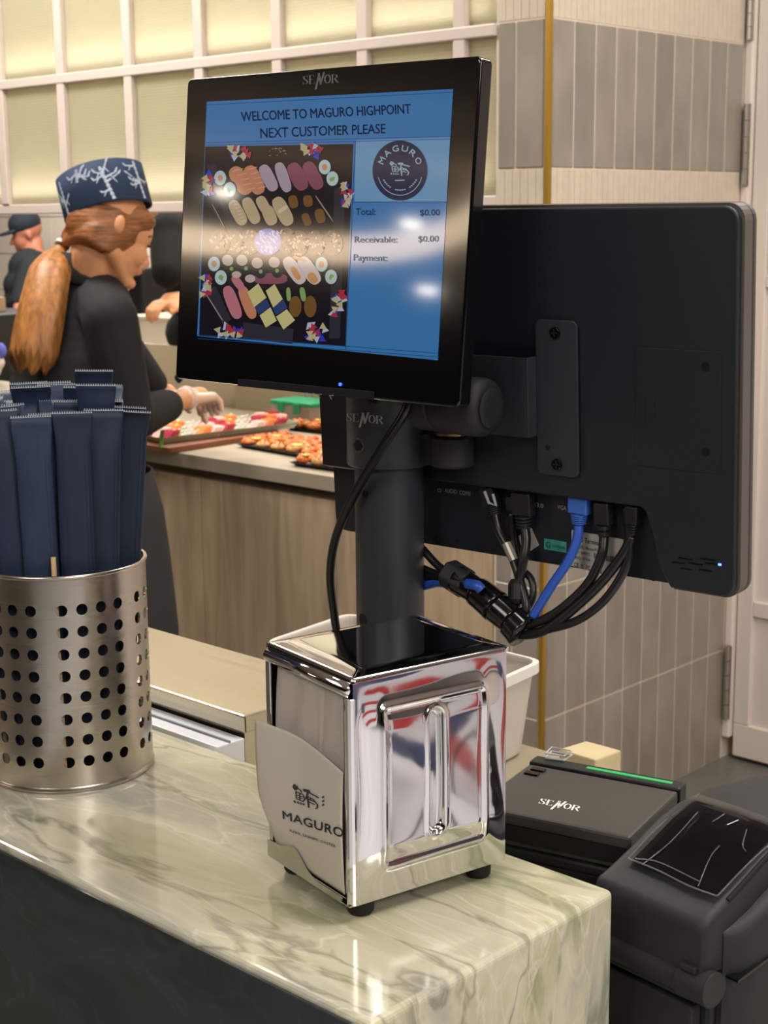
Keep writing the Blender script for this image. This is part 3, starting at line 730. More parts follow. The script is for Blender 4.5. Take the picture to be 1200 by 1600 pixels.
# arm to the rear monitor
bm = bmesh.new(); a0 = onx(690, 703, .905); a0l = a0 - pole.location
def pl(px, py, X): return onx(px, py, X) - pole.location
c1 = pl(706, 658, .912)
bm = bmesh.new(); cyl(bm, c1 + Vector((0, 0, -.0085)), c1 + Vector((0, 0, .0130)), .0150, n=36); autosmooth(obj('swivel_barrel', bm, M_matte, pole))
bm = bmesh.new(); cyl(bm, c1 + Vector((0, 0, -.0105)), c1 + Vector((0, 0, -.0085)), .0140, n=36); obj('washer', bm, mat('brass_washer', 'b59a6a', .3, 1), pole)
bm = bmesh.new(); prism(bm, rr(-.036, -.006, -.012, .0125, .003), -.0105, .0105, 'x')
M_arm = Matrix.Translation(c1 + Vector((0, 0, -.0235))) 
bm = bmesh.new(); cyl(bm, (0, 0, -.0125), (0, 0, .0125), .0175, n=32); box(bm, (-.013, 0, -.0115), (.013, .036, .0115))
bmesh.ops.transform(bm, matrix=M_arm, verts=bm.verts[:]); autosmooth(obj('arm', bm, M_matte, pole, bevel=.002))
# tilt knuckle in front of the bracket
TM = Matrix.Translation((.9231, .743, 1.262)) @ Matrix.Rotation(-1.5066, 4, 'Z') @ Matrix.Rotation(.0496, 4, 'X')
PLT = pole.matrix_world  # identity until update; use the location directly
def tpl(x, y, z): return (TM @ Vector((x, y, z))) - pole.location
kx0, kx1 = -.0345, .013
bm = bmesh.new()
cc = onlocal(TM, 742, 632, -.030); cz = cc.z
prof = []
tube(bm, [tpl(-.052, -.0385, cz), tpl(-.0325, -.0385, cz)], .0215, 40)
autosmooth(obj('knuckle_body', bm, M_matte, pole, bevel=.002))
bm = bmesh.new()
pts = [(-.0310, .0215), (-.0300, .0225), (.006, .0225), (.0105, .0210), (.0125, .0180), (.0130, .0172)]
tube(bm, [tpl(x, -.0385, cz) for x, r in pts], [r for x, r in pts], 48); autosmooth(obj('tilt_knuckle', bm, M_matte, pole), 50)
bm = bmesh.new(); pts = [(.0131, .0155), (.0150, .0155), (.0162, .0135), (.0164, .010)]
tube(bm, [tpl(x, -.0385, cz) for x, r in pts], [r for x, r in pts], 48); autosmooth(obj('knuckle_cap', bm, M_matte, pole), 50)

# ================================================================== REAR TERMINAL
tr_ = root('sales_terminal', 'large black touch terminal seen from behind with cables plugged underneath', 'monitor', M=TM)
TX, TZ1, TZ0 = .1979, .1432, -.1365
def T(px, py, d=0.0): return onlocal(TM, px, py, d)
M_tback = mat('terminal_back', '1b1f26', .40, spec=.45, bump=.35, bscale=1800)
M_tside = mat('terminal_side', '55504d', .5)
bm = prism(bmesh.new(), rr(-TX, TX, TZ0, TZ1, .012), .0192, .0245); obj('bezel', bm, M_tside, tr_, bevel=.002)
bm = prism(bmesh.new(), rr(-TX, TX, TZ0, TZ1, .012), .0170, .0190); obj('bay_floor', bm, M_tback, tr_)
bx0 = T(668, 748); bx1 = T(1008, 793); bx2 = T(1018, 835); bx3 = T(1047, 922)
zl = (T(668, 748).z + T(1000, 794).z) / 2
full = rr(-TX + .002, TX - .002, TZ0 + .002, TZ1 - .002, .011)
poly = []
for x, z in full:      # upper outline, stopping at the bay
    poly.append((x, z))
# outline: right-top, left-top corners, then bay notch, then bottom-right corner
c1_ = full[0:6]; c2_ = full[6:12]; c4_ = full[18:24]
poly = c1_ + c2_ + [(-TX + .002, zl), (bx1.x - .004, zl), (bx1.x, zl - .003), (bx2.x, bx2.z), ((bx2.x + bx3.x) / 2 - .003, (bx2.z + TZ0) / 2), (bx3.x, TZ0 + .002)] + c4_
bm = prism(bmesh.new(), poly, 0, .0052); autosmooth(obj('back_cover', bm, M_tback, tr_, bevel=.0016, seg=3))
fo = rr(-TX, TX, TZ0, TZ1, .012); zb2 = zl + .0006
poly2 = fo[0:6] + fo[6:12] + [(-TX, zb2), (bx1.x - .004, zb2), (bx1.x + .0006, zl - .003), (bx2.x + .0006, bx2.z), ((bx2.x + bx3.x) / 2 - .0024, (bx2.z + TZ0) / 2), (bx3.x + .0006, TZ0)] + fo[18:24]
bm = prism(bmesh.new(), poly2, .0054, .0168); obj('side_band', bm, M_tside, tr_)
bm = BX((-TX + .012, .0247, TZ0 + .012), (TX - .012, .0253, TZ1 - .012)); obj('screen', bm, M_black2, tr_)
# access cover
q0, q1, q2, q3 = T(992, 546), T(1127, 546), T(1127, 735), T(996, 733)
ax0, ax1 = (q0.x + q3.x) / 2, (q1.x + q2.x) / 2; az1, az0 = (q0.z + q1.z) / 2, (q2.z + q3.z) / 2
ac = obj('access_cover', prism(bmesh.new(), rr(ax0, ax1, az0, az1, .002), -.0007, .0001), M_tback, tr_, bevel=.0003)
bm = bmesh.new()
for px in (1006, 1021):
    a, b = T(px, 618), T(px + 1, 661); prism(bm, rr(a.x - .0016, a.x + .0016, b.z, a.z, .0014), -.0013, -.0008)
obj('finger_grip', bm, M_tback, ac)
bm = bmesh.new()
def disc(bm, p, r, y0, y1, n=20): prism(bm, [(p.x + r * math.cos(2 * PI * k / n), p.z + r * math.sin(2 * PI * k / n)) for k in range(n)], y0, y1)
for q in ((1103, 573), (1103, 706)): disc(bm, T(*q), .0034, -.0009, -.0007)
disc(bm, T(1021, 902), .0030, -.0003, 0)
obj('cover_screw', bm, mat('deep_navy_black', '0c0c1c', .4), tr_)
bm = bmesh.new()
for q, r in (((684, 843), .0042), ((715, 845), .0015)): disc(bm, T(q[0], q[1], .0168), r, .0164, .0169)
obj('bay_screw', bm, M_hole, tr_)
bm = bmesh.new()
for (x0, y0, x1, y1) in ((1060, 871, 1082, 875), (1094, 872, 1118, 876), (1050, 877, 1070, 881), (1076, 879, 1098, 883), (1102, 879, 1130, 884), (1064, 887, 1082, 891), (1092, 889, 1112, 893)):
    a, b = T(x0, y0), T(x1, y1); prism(bm, rr(a.x, b.x, b.z, a.z, .0008, 3), -.0003, .0005)
obj('vent_slot', bm, M_hole, tr_, kind='stuff')
bm = bmesh.new(); p = T(1125, 882); box(bm, (p.x - .0012, -.0006, p.z - .0008), (p.x + .0012, -.0002, p.z + .0008)); obj('status_light', bm, emis('blue_led', '3a5aff', 6), tr_)
# printed port names and stickers on the bay floor
M_print = mat('grey_print', 'a8abb0', .5)
bay = lambda px, py: T(px, py, .0166)
bm = bmesh.new()
text_on(bm, 'AUDIO', pxquad(bay, (695, 769), (714, 772), (695, 762), (714, 765)))
text_on(bm, 'COM3', pxquad(bay, (718, 772.5), (735, 775), (718, 765.5), (735, 768)))
text_on(bm, 'USB3.0', pxquad(bay, (822, 789), (849, 794), (822, 782), (849, 787)))
text_on(bm, 'VGA', pxquad(bay, (871, 795), (885, 798), (871, 788), (885, 791)))
stroke(bm, arc(.5, .5, .4, .4, 120, 420, 16), .14, pxquad(bay, (683, 769), (690, 770), (683, 762), (690, 763))); stroke(bm, [(.5, .5), (.5, 1.1)], .14, pxquad(bay, (683, 769), (690, 770), (683, 762), (690, 763)))
obj('port_lettering', bm, M_print, tr_, normals=False)
def sticker(name, quad_, m, y=.0165):
    pts = [T(px, py, y) for px, py in quad_]; bm = bmesh.new(); prism(bm, [(p.x, p.z) for p in pts], y, y + .0003); return obj(name, bm, m, tr_)
M_stk = mat('pale_sticker', 'b4b0a8', .5)
s1 = sticker('rating_sticker', [(893, 828), (974, 843), (973, 907), (892, 884)], M_stk)
st2 = lambda px, py: T(px, py, .0162)
bm = bmesh.new()
text_on(bm, 'POS Terminal', pxquad(st2, (899, 845), (938, 853), (899, 837), (938, 845)), .01)
text_on(bm, 'MODEL: Nautica POS', pxquad(st2, (899, 855), (936, 862.5), (899, 850), (936, 857.5)))
text_on(bm, '12V 24W12', pxquad(st2, (899, 864), (922, 868.5), (899, 859.5), (922, 864)))
text_on(bm, 'REC: 07434', pxquad(st2, (899, 873), (922, 877.5), (899, 868.5), (922, 873)))
text_on(bm, 'CE  IS  FC  RoHS', pxquad(st2, (897, 885), (940, 896), (897, 878), (940, 889)), .01)
for i in range(22):
    u = 928 + i * 1.9; wdt = random.choice((.6, .9, 1.2)); y0 = 864 + (u - 928) * .19
    fn = pxquad(st2, (u, y0 + 9), (u + wdt, y0 + 9), (u, y0), (u + wdt, y0)); stroke(bm, [(.5, 0), (.5, 1)], 1, fn)
obj('sticker_print', bm, mat('dark_ink', '35353a', .7), s1, normals=False)
s2 = sticker('teal_sticker', [(850, 841), (885, 847), (885, 864), (850, 858)], mat('hologram_teal', '4fa7a0', .25, .4, noise=.3, nscale=120))
bm = bmesh.new(); text_on(bm, 'G', pxquad(st2, (853, 855), (860, 857), (853, 845), (860, 847)), .02); stroke(bm, [(0, .5), (1, .5)], .5, pxquad(st2, (863, 856), (882, 860), (863, 849), (882, 853)))
obj('sticker_print', bm, mat('teal_dark', '1e6f6a', .3), s2, normals=False)
sticker('diamond_sticker', [(818, 868), (842, 852), (829, 822), (810, 838)], M_stk, .0164)
# bracket on the terminal: two upright strips and the raised plate between them
bk = root('monitor_bracket', 'black steel mounting bracket screwed to the back of the terminal', 'bracket', M=TM)
stt = T(862, 499).z; stb = T(866, 741).z
for sx in (-.05, .05):
    o = obj('mounting_strip', prism(bmesh.new(), rr(sx - .0185, sx + .0185, stb, stt, .005), -.0040, -.0018), M_powder, bk, bevel=.0006)
    for z in (-.05, .05):
        bm = bmesh.new(); disc(bm, Vector((sx, 0, z)), .0038, -.0018, 0, 16); obj('spacer', bm, M_screw, bk)
        bm = bmesh.new(); disc(bm, Vector((sx, 0, z)), .0044, -.0062, -.0041, 24); sk = obj('screw', bm, M_screw, bk, bevel=.0006)
        bm = bmesh.new(); 
        for a in (0, PI / 2):
            c, s = math.cos(a), math.sin(a); prism(bm, [(sx + c * .003 - s * .0006, z + s * .003 + c * .0006), (sx - c * .003 - s * .0006, z - s * .003 + c * .0006), (sx - c * .003 + s * .0006, z - s * .003 - c * .0006), (sx + c * .003 + s * .0006, z + s * .003 - c * .0006)], -.0065, -.0062)
        obj('screw_cross', bm, M_hole, sk)
bm = bmesh.new(); p = T(856, 699, -.004); disc(bm, p, .0022, -.0042, -.0039); disc(bm, Vector((-p.x, 0, p.z)), .0022, -.0042, -.0039); obj('strip_hole', bm, M_hole, bk)
pt, pb = T(790, 557, -.014).z, T(800, 681, -.014).z
xr = .0300
obj('raised_plate', BX((-.0315, -.0160, pb), (xr, -.0140, pt)), M_powder, bk, bevel=.0005)
for x in (xr, -.0335): obj('flange', BX((x, -.0160, pb), (x + .002, -.0041, pt)), M_powder, bk, bevel=.0005)

# ================================================================== CUSTOMER DISPLAY
DM = Matrix.Translation((.8195, .8463, 1.3866)) @ Matrix.Rotation(math.radians(-87.31), 4, 'Z') @ Matrix.Rotation(math.radians(-5.35), 4, 'X') @ Matrix.Rotation(math.radians(.49), 4, 'Y')
dr = root('customer_display', 'glossy black customer display showing a blue welcome screen with a sushi picture', 'monitor', M=DM)
DW, DH = .149, .121
def Dp(px, py, d=-.0003): return onlocal(DM, px, py, d)
M_bez = mat('display_gloss_black', '08090c', .09, spec=.5, coat=.3)
autosmooth(obj('bezel', prism(bmesh.new(), rr(-DW, DW, -DH, DH, .005), 0, .014), M_bez, dr, bevel=.0018, seg=3))
obj('rear_shell', prism(bmesh.new(), rr(-DW + .018, DW - .018, -DH + .018, DH - .018, .012), .0141, .034), M_black, dr, bevel=.006)
obj('mount_neck', BX((-.03, .0341, -.03), (.03, .0400, .03)), M_powder, dr)
SC = [Dp(*q) for q in ((323, 159), (708, 139), (684, 563), (308, 525))]
bm = bmesh.new(); bm.faces.new([bm.verts.new(p) for p in SC]); 
scr = obj('screen', bm, emis('screen_blue', '3f7db8', .62), dr, normals=False)
LAY = [0]
def nextlayer(): LAY[0] += 1; return -.0003 - .000012 * LAY[0]
def scr_mesh(name, build, m, parent=None):
    d = nextlayer(); bm = bmesh.new(); build(bm, lambda px, py: Dp(px, py, d)); o = obj(name, bm, m, parent or scr, normals=False); return o
def fillpoly(bm, fn, pts):
    v = [bm.verts.new(fn(*p)) for p in pts]
    if len(v) > 2: bm.faces.new(v)
K6 = 4.704
def c6(x, y): return (310 + x / K6, 210 + y / K6)
def eli(cx, cy, rx_, ry_, rot=0, n=18):
    return [c6(cx + rx_ * math.cos(t) * math.cos(rot) - ry_ * math.sin(t) * math.sin(rot), cy + rx_ * math.cos(t) * math.sin(rot) + ry_ * math.sin(t) * math.cos(rot)) for t in [2 * PI * k / n for k in range(n)]]
PICS = []
def polyset(cols_name, col, shapes, st=.5):
    o = polyset0(cols_name, col, shapes, st)
    if cols_name.startswith('picture'): PICS.append(o)
    return o
def polyset0(cols_name, col, shapes, st=.5):
    def b(bm, fn):
        for s in shapes: fillpoly(bm, fn, s)
    return scr_mesh(cols_name, b, emis('screen_' + col, col, st))
polyset('light_panel', '6fa0c8', [[(556, 219), (703, 214), (698, 315), (554, 315)]], .62)
pic = polyset('picture_ground', '17141c', [[c6(50, 90), c6(1140, 70), c6(1080, 1560), c6(5, 1480)]], .8)
def capsule(x0, y0, x1, y1, w_):
    a = math.atan2(y1 - y0, x1 - x0); L = math.hypot(x1 - x0, y1 - y0); out = []
    for k in range(20):
        t = 2 * PI * k / 20; c, s_ = math.cos(t), math.sin(t); p = .62
        X = (L / 2 + w_ * .35) * abs(c) ** p * (1 if c > 0 else -1); Y = w_ * abs(s_) ** .75 * (1 if s_ > 0 else -1)
        out.append(c6((x0 + x1) / 2 + X * math.cos(a) - Y * math.sin(a), (y0 + y1) / 2 + X * math.sin(a) + Y * math.cos(a)))
    return out
def shp(pt, k=.35):
    return pt
R0 = random.Random(3)
polyset('picture_tray', '2c2a33', [[c6(60, 230), c6(120, 210), c6(330, 720), c6(240, 720)], [c6(1000, 400), c6(1080, 380), c6(1040, 1500), c6(960, 1500)], [c6(40, 1120), c6(130, 1120), c6(240, 1360), c6(180, 1400)], [c6(330, 1380), c6(700, 1430), c6(690, 1540), c6(330, 1500)]], .8)
polyset('picture_salmon', 'b87a5c', [capsule(260, 260, 360, 420, 58), capsule(370, 250, 450, 420, 55), capsule(320, 1130, 400, 1340, 42)], .75)
polyset('picture_salmon_line', 'cc9272', [capsule(250 + i * 26, 270 + i * 34, 330 + i * 22, 250 + i * 36, 4) for i in range(5)] + [capsule(360 + i * 20, 260 + i * 34, 430 + i * 16, 240 + i * 36, 4) for i in range(5)], .75)
polyset('picture_white_fish', 'a08f9c', [capsule(475, 240, 555, 400, 46), capsule(590, 220, 655, 410, 42)], .75)
polyset('picture_tuna', '7c4656', [capsule(690, 230, 770, 390, 55), capsule(800, 220, 885, 385, 52), capsule(420, 1060, 640, 1060, 40)], .8)
polyset('picture_pink', 'b5707a', [capsule(210, 1130, 290, 1340, 45), capsule(260, 1050, 320, 1130, 30)], .7)
rolls = ((160, 320, 0), (230, 405, 1), (928, 240, 0), (985, 325, 1), (115, 952, 0), (165, 1052, 1), (905, 955, 0), (975, 1047, 1))
polyset('picture_seaweed', '101a20', [eli(x, y, 56, 66) for x, y, k in rolls] + [eli(x, y, 45, 55) for x, y in ((240, 985), (345, 985), (455, 1005), (580, 1000))], .8)
polyset('picture_rice', 'a9bdbb', [eli(x, y, 44, 54) for x, y, k in rolls], .75)
polyset('picture_rice_pink', 'b3a39c', [eli(x, y, 42, 40, .5) for x, y in ((215, 925), (320, 925), (432, 945), (558, 940))] + [eli(280, 1030, 35, 25), eli(380, 1060, 38, 30)], .75)
polyset('picture_roll_salmon', 'c08468', [eli(x, y, 20, 24) for x, y, k in rolls if k == 0], .75)
polyset('picture_roll_green', '7a9a58', [eli(x + R0.uniform(-10, 10), y + R0.uniform(-10, 10), 16, 9, R0.uniform(0, 3)) for x, y, k in rolls if k == 1 for _ in range(4)] + [eli(x, y, 14, 15) for x, y in ((243, 988), (350, 985), (458, 1008), (578, 1002))] + [capsule(660, 1130, 665, 1220, 16), capsule(760, 1130, 775, 1220, 20)], .75)
polyset('picture_scallop', 'b09a78', [capsule(250, 500, 330, 650, 45), capsule(350, 480, 425, 640, 45), capsule(450, 470, 500, 560, 40), capsule(500, 540, 545, 650, 46), capsule(575, 480, 665, 650, 52)], .75)
polyset('picture_scallop_line', 'c9b696', [capsule(260 + i * 12, 520 + i * 24, 290 + i * 12, 510 + i * 24, 4) for i in range(6)] + [capsule(590, 570, 650, 530, 14)], .75)
polyset('picture_eel', '6b4c26', [capsule(690, 460, 705, 530, 34), capsule(800, 460, 810, 520, 34), capsule(885, 560, 905, 640, 36), capsule(780, 590, 810, 660, 30), eli(712, 1265, 46, 78), eli(822, 1265, 46, 80)], .8)
for nm, col, N_, r0 in (('picture_brown_clump', '5a4030', 0, 0), ('picture_flake_dark', '7a5a3a', 90, 0), ('picture_flake_light', 'b9a58c', 90, 0), ('picture_flake_black', '2a2020', 60, 0)):
    cs = ((160, 790), (260, 790), (380, 790), (650, 780), (740, 800), (860, 800), (985, 800))
    if not N_: polyset(nm, col, [eli(x, y, 78, 95) for x, y in cs], .8)
    else:
        sh = []
        for _ in range(N_):
            x, y = R0.choice(cs); a = R0.uniform(0, 6.28); r = R0.random() ** .5; sh.append(eli(x + 70 * r * math.cos(a), y + 88 * r * math.sin(a), R0.uniform(8, 22), R0.uniform(4, 9), R0.uniform(0, 3), 6))
        polyset(nm, col, sh, .75)
polyset('picture_lilac', '6c6fb8', [eli(510, 790, 100, 100)], .8)
polyset('picture_lilac_flake', 'b4b2d8', [eli(510 + R0.uniform(-75, 75), 790 + R0.uniform(-80, 80), R0.uniform(10, 28), R0.uniform(4, 8), R0.uniform(.5, 1.4), 6) for _ in range(45)], .8)
polyset('picture_prawn', 'c2b0ae', [capsule(650, 920, 760, 1080, 50), capsule(760, 920, 870, 1080, 52)], .75)
polyset('picture_prawn_orange', 'c08850', [capsule(690, 980, 740, 1060, 22), capsule(820, 1030, 860, 1080, 30), capsule(700, 900, 790, 930, 12)], .75)
polyset('picture_egg', 'bdb57c', [[c6(360, 1160), c6(440, 1095), c6(500, 1200), c6(410, 1270)], [c6(495, 1150), c6(560, 1100), c6(620, 1210), c6(550, 1275)], [c6(450, 1330), c6(530, 1270), c6(575, 1370), c6(495, 1420)], [c6(570, 1340), c6(650, 1285), c6(710, 1365), c6(625, 1435)]], .75)
polyset('picture_band', '2c3a66', [[c6(412, 1272), c6(500, 1210), c6(528, 1265), c6(445, 1325)], [c6(545, 1275), c6(625, 1215), c6(655, 1275), c6(570, 1330)]], .8)
for nm, col in (('picture_wrapper_blue', '2f36a8'), ('picture_wrapper_white', 'a9a9b8'), ('picture_wrapper_red', '9a2c3c'), ('picture_wrapper_cream', 'a8a078')):
    sh = []
    for (x, y, wx, wy) in ((300, 130, 90, 50), (850, 120, 110, 55), (1090, 450, 40, 110), (70, 370, 35, 110), (50, 1110, 45, 90), (1030, 1230, 60, 120), (220, 1440, 120, 50), (850, 1450, 110, 70)):
        for _ in range(4):
            cx, cy = x + R0.uniform(-wx, wx) * .8, y + R0.uniform(-wy, wy) * .8; a = R0.uniform(0, 6.28)
            sh.append([c6(cx + 32 * math.cos(a + k * 2.1), cy + 32 * math.sin(a + k * 2.1)) for k in range(3)])
    polyset(nm, col, sh, .8)
polyset('picture_glint', '9a958c', [capsule(100, 510, 195, 690, 4), capsule(60, 1180, 180, 1370, 4), capsule(860, 450, 990, 640, 5)] + [eli(R0.uniform(520, 660), R0.uniform(100, 160), 7, 3, 0, 5) for _ in range(20)], .6)
bmj = bmesh.new(); mj = []
for o in PICS:
    n0 = len(bmj.faces); bmj.from_mesh(o.data); bmj.faces.ensure_lookup_table()
    for f in bmj.faces[n0:]: f.material_index = len(mj)
    mj.append(o.data.materials[0]); bpy.data.objects.remove(o)
po = obj('screen_picture', bmj, None, scr, normals=False, kind='stuff')
for m_ in mj: po.data.materials.append(m_)
# lines, lettering
def lines(bm, fn):
    for a, b, w_ in (((321, 223), (704, 213), .9), ((321, 227), (704, 217), .9), ((553, 316), (698, 315.5), 1.3), ((555, 220), (540, 545), 1.2), ((309, 529), (686, 558), .9), ((322, 164), (707, 144), .9), ((308, 523), (542, 541), .9), ((540, 541), (684, 552), .9)):
        stroke(bm, [a, b], w_, fn)
scr_mesh('screen_lines', lines, emis('screen_line', '1d4a86', .6))
M_stx = emis('screen_text', '0c1c3c', .6)
scr_mesh('screen_text', lambda bm, fn: text_on(bm, 'WELCOME TO MAGURO HIGHPOINT', pxquad(fn, (377, 189.5), (642, 177), (376, 174), (641, 161.5)), .008, .97), M_stx)
scr_mesh('screen_text', lambda bm, fn: text_on(bm, 'NEXT CUSTOMER PLEASE', pxquad(fn, (407, 215.5), (602, 208), (406.5, 199.5), (602, 192.5)), .008, .97), M_stx)
scr_mesh('screen_text', lambda bm, fn: text_on(bm, 'Total:', pxquad(fn, (556, 335.5), (586.5, 336), (556, 325), (586.5, 325.5)), .008), M_stx)
scr_mesh('screen_text', lambda bm, fn: text_on(bm, '$0.00', pxquad(fn, (656, 337), (687, 336.5), (656, 327), (687, 326.5)), .006), M_stx)
scr_mesh('screen_text', lambda bm, fn: text_on(bm, 'Receivable:', pxquad(fn, (554, 379), (620, 379), (554, 368.5), (620, 369)), .006), M_stx)
scr_mesh('screen_text', lambda bm, fn: text_on(bm, '$0.00', pxquad(fn, (653, 378), (685, 377.5), (653, 368), (685, 367.5)), .006), M_stx)
scr_mesh('screen_text', lambda bm, fn: text_on(bm, 'Payment:', pxquad(fn, (552.5, 407), (604.5, 408), (552.5, 396.5), (604.5, 397.5)), .008), M_stx)
scr_mesh('logo_disc', lambda bm, fn: fillpoly(bm, fn, [(625 + 43 * math.cos(t), 266.5 + 47 * math.sin(t)) for t in [2 * PI * k / 48 for k in range(48)]]), emis('logo_navy', '1a2140', .8))
def logo(bm, fn):
    for ch, a in zip('MAGURO', (-65, -40, -13, 14, 40, 66)):
        r = math.radians(a); cx, cy = 625 + 34 * math.sin(r) * .93, 265 - 34 * math.cos(r); c, s = math.cos(r), math.sin(r); hw, hh = 5.2, 4.8
        f = lambda x, y: (cx + x * c * .95 + y * s, cy + x * s - y * c)
        text_on(bm, ch, pxquad(fn, f(-hw, -hh), f(hw, -hh), f(-hw, hh), f(hw, hh)), .015)
    kanji(bm, pxquad(fn, (608, 276), (641, 276), (608, 252), (641, 252)))
    stroke(bm, [(625 + 35 * math.cos(math.radians(a)), 267 + 38 * math.sin(math.radians(a))) for a in range(15, 170, 6)], 1.1, fn)
    for a in list(range(30, 60, 7)) + list(range(75, 110, 7)) + list(range(122, 155, 7)):
        p = (625 + 29 * math.cos(math.radians(a)), 266 + 31 * math.sin(math.radians(a))); stroke(bm, [(p[0] - 1.4, p[1]), (p[0] + 1.4, p[1])], 1.8, fn)
    stroke(bm, [(617, 282), (632, 281.5)], 1.6, fn)
scr_mesh('logo_lettering', logo, emis('logo_grey', '8fa6b4', .8))
bm = bmesh.new(); brand(bm, pxquad(lambda x, y: Dp(x, y, -.0002), (473, 132), (530, 129.5), (473, 118), (530, 115.5))); obj('maker_name', bm, mat('dim_silver', '6d6f74', .4), dr, normals=False)
a, b, c, d = [Dp(*q, 0) for q in ((372, 592), (585, 612), (585, 625), (372, 603))]
bm = bmesh.new(); prism(bm, [(p.x, p.z) for p in (a, b, c, d)], -.0005, .0001); bs = obj('button_strip', bm, mat('smoke_strip', '1a1c24', .15), dr)
bm = bmesh.new()
for x in (478, 489, 500, 518):
    y = 600 + (x - 372) * .095; fn = pxquad(lambda q, r: Dp(q, r, -.0007), (x - 3, y + 10), (x + 3, y + 10), (x - 3, y + 4), (x + 3, y + 4)); stroke(bm, [(.5, 0), (0, 1), (1, 1)], .3, fn)
obj('button_marks', bm, mat('mark_grey', '7c7e84', .5), bs, normals=False)
bm = bmesh.new(); p = Dp(531.5, 600.5, -.0008); disc(bm, p, .0012, -.0012, -.0004); obj('power_light', bm, emis('blue_led2', '2a3cff', 5), dr)

# display power cord running down in front of the pole
M_cord = mat('black_cord', '101013', .28, spec=.5)
def cord(name, label, pts, r=.0034, m=None, plug=None, extra=None):
    bm = bmesh.new(); tube(bm, smoothpath(pts, 7), r, 12); o = obj(name, bm, m or M_cord, smooth=True); tag(o, label, 'cable'); return o
cord('power_cord', 'single black cord hanging in front of the monitor pole', [onx(650, 560, .868), onx(640, 615, .862), onx(632, 645, .858), onx(600, 695, .856), onx(558, 765, .862), onx(526, 835, .872), onx(516, 900, .880), onx(524, 975, .888), onx(528, 1010, .892), (.893, .925, .95), (.893, .925, .784)], .0037)

# ================================================================== CABLES under the terminal
def Tw(px, py, d): return TM @ onlocal(TM, px, py, d)
def cable(name, label, path, r, m, plug=None):
    rt = root(name, label, 'cable', loc=Tw(*path[0]))
    bm = bmesh.new(); tube(bm, [p - rt.location for p in smoothpath([Tw(*p) for p in path], 7)], r, 12); obj('wire', bm, m, rt, smooth=True)
    if plug:
        (x0, y0, x1, y1), wpx, pm, nr = plug
        a, b = Tw(x0, y0, path[0][2]), Tw(x1, y1, path[0][2]); d = (b - a).normalized(); q = (Tw(x0 + wpx, y0, path[0][2]) - Tw(x0, y0, path[0][2])).length / 2
        bm = bmesh.new(); t = (a - b).length
        u = (Tw(x0 + 10, y0, path[0][2]) - a).normalized(); u = (u - d * u.dot(d)).normalized(); v = d.cross(u)
        M = Matrix(((u.x, v.x, d.x, a.x), (u.y, v.y, d.y, a.y), (u.z, v.z, d.z, a.z), (0, 0, 0, 1)))
        box(bm, (-q, -.0042, 0), (q, .0042, t * .68)); bmesh.ops.transform(bm, matrix=Matrix.Translation(-rt.location) @ M, verts=bm.verts[:]); obj('plug', bm, pm, rt, bevel=.0012)
        bm = bmesh.new()
        for k in range(nr):
            z = t * .70 + (t * .38) * k / nr; rr2 = q * (.78 - .10 * k / nr); tube(bm, [(0, 0, z), (0, 0, z + t * .38 / nr * .62)], rr2, 14); 
        tube(bm, [(0, 0, t * .6), (0, 0, t * 1.10)], q * .45, 12)
        bmesh.ops.transform(bm, matrix=Matrix.Translation(-rt.location) @ M, verts=bm.verts[:]); obj('strain_relief', bm, pm, rt)
    return rt
M_blue = mat('blue_cable', '2a55b8', .35, spec=.5); M_bluep = mat('blue_plug', '3f6fca', .3, trans=.15)
M_jk = mat('black_jacket', '131316', .35, spec=.5); M_plug = mat('plug_black', '1d1d20', .4)
k1 = cable('network_cable', 'black network cable with clear clip at the left of the terminal ports', [(772, 800, .008), (780, 830, .006), (798, 865, .002), (812, 905, -.004), (822, 945, -.010), (818, 975, -.014)], .0036, M_jk, ((762, 762, 772, 802), 22, M_plug, 5))
bm = bmesh.new(); tube(bm, [Tw(791, 849, .0015) - k1.location, Tw(803, 876, -.0005) - k1.location], .0039, 12); obj('highlight_band', bm, mat('silver_highlight', 'c9c2bc', .3, .8), k1)  # silver highlight on the cord, put in as a pale band
bm = bmesh.new(); box(bm, (-.0045, -.0072, -.013), (.0045, -.0050, .0)); 
a_ = Tw(757, 768, .003) - k1.location
bm = bmesh.new(); tube(bm, [a_, Tw(764, 786, .0015) - k1.location, Tw(775, 790, .0015) - k1.location, Tw(770, 772, .003) - k1.location], .0013, 8); obj('clip', bm, mat('clear_clip', 'b9bcc2', .15, trans=.3), k1)
cable('signal_cable', 'thick black cable from the wide plug beside the white-clipped one', [(818, 815, .008), (822, 845, .004), (817, 880, -.002), (808, 925, -.006), (806, 955, -.010), (812, 978, -.014)], .0040, M_jk, ((816, 770, 819, 822), 30, M_plug, 4))
cable('thin_cable', 'thin black cable behind the wide plug looping right towards the bundle', [(799, 800, .010), (802, 850, .008), (812, 885, .004), (830, 905, .0), (833, 930, -.004), (824, 950, -.008), (812, 965, -.012)], .0030, M_jk, ((799, 775, 799, 806), 10, M_plug, 4))
cable('blue_network_cable', 'bright blue network cable curving down from the terminal', [(905, 818, .008), (901, 845, .004), (887, 878, -.002), (862, 915, -.006), (842, 948, -.010), (824, 978, -.014), (812, 990, -.016)], .0038, M_blue, ((906, 776, 905, 815), 30, M_bluep, 5))
cable('video_cable', 'black video cable with square plug right of the blue cable', [(944, 838, .008), (940, 868, .003), (920, 910, -.003), (885, 945, -.008), (850, 968, -.012), (815, 978, -.016), (800, 972, -.018)], .0038, M_jk, ((942, 785, 944, 836), 24, M_plug, 2))
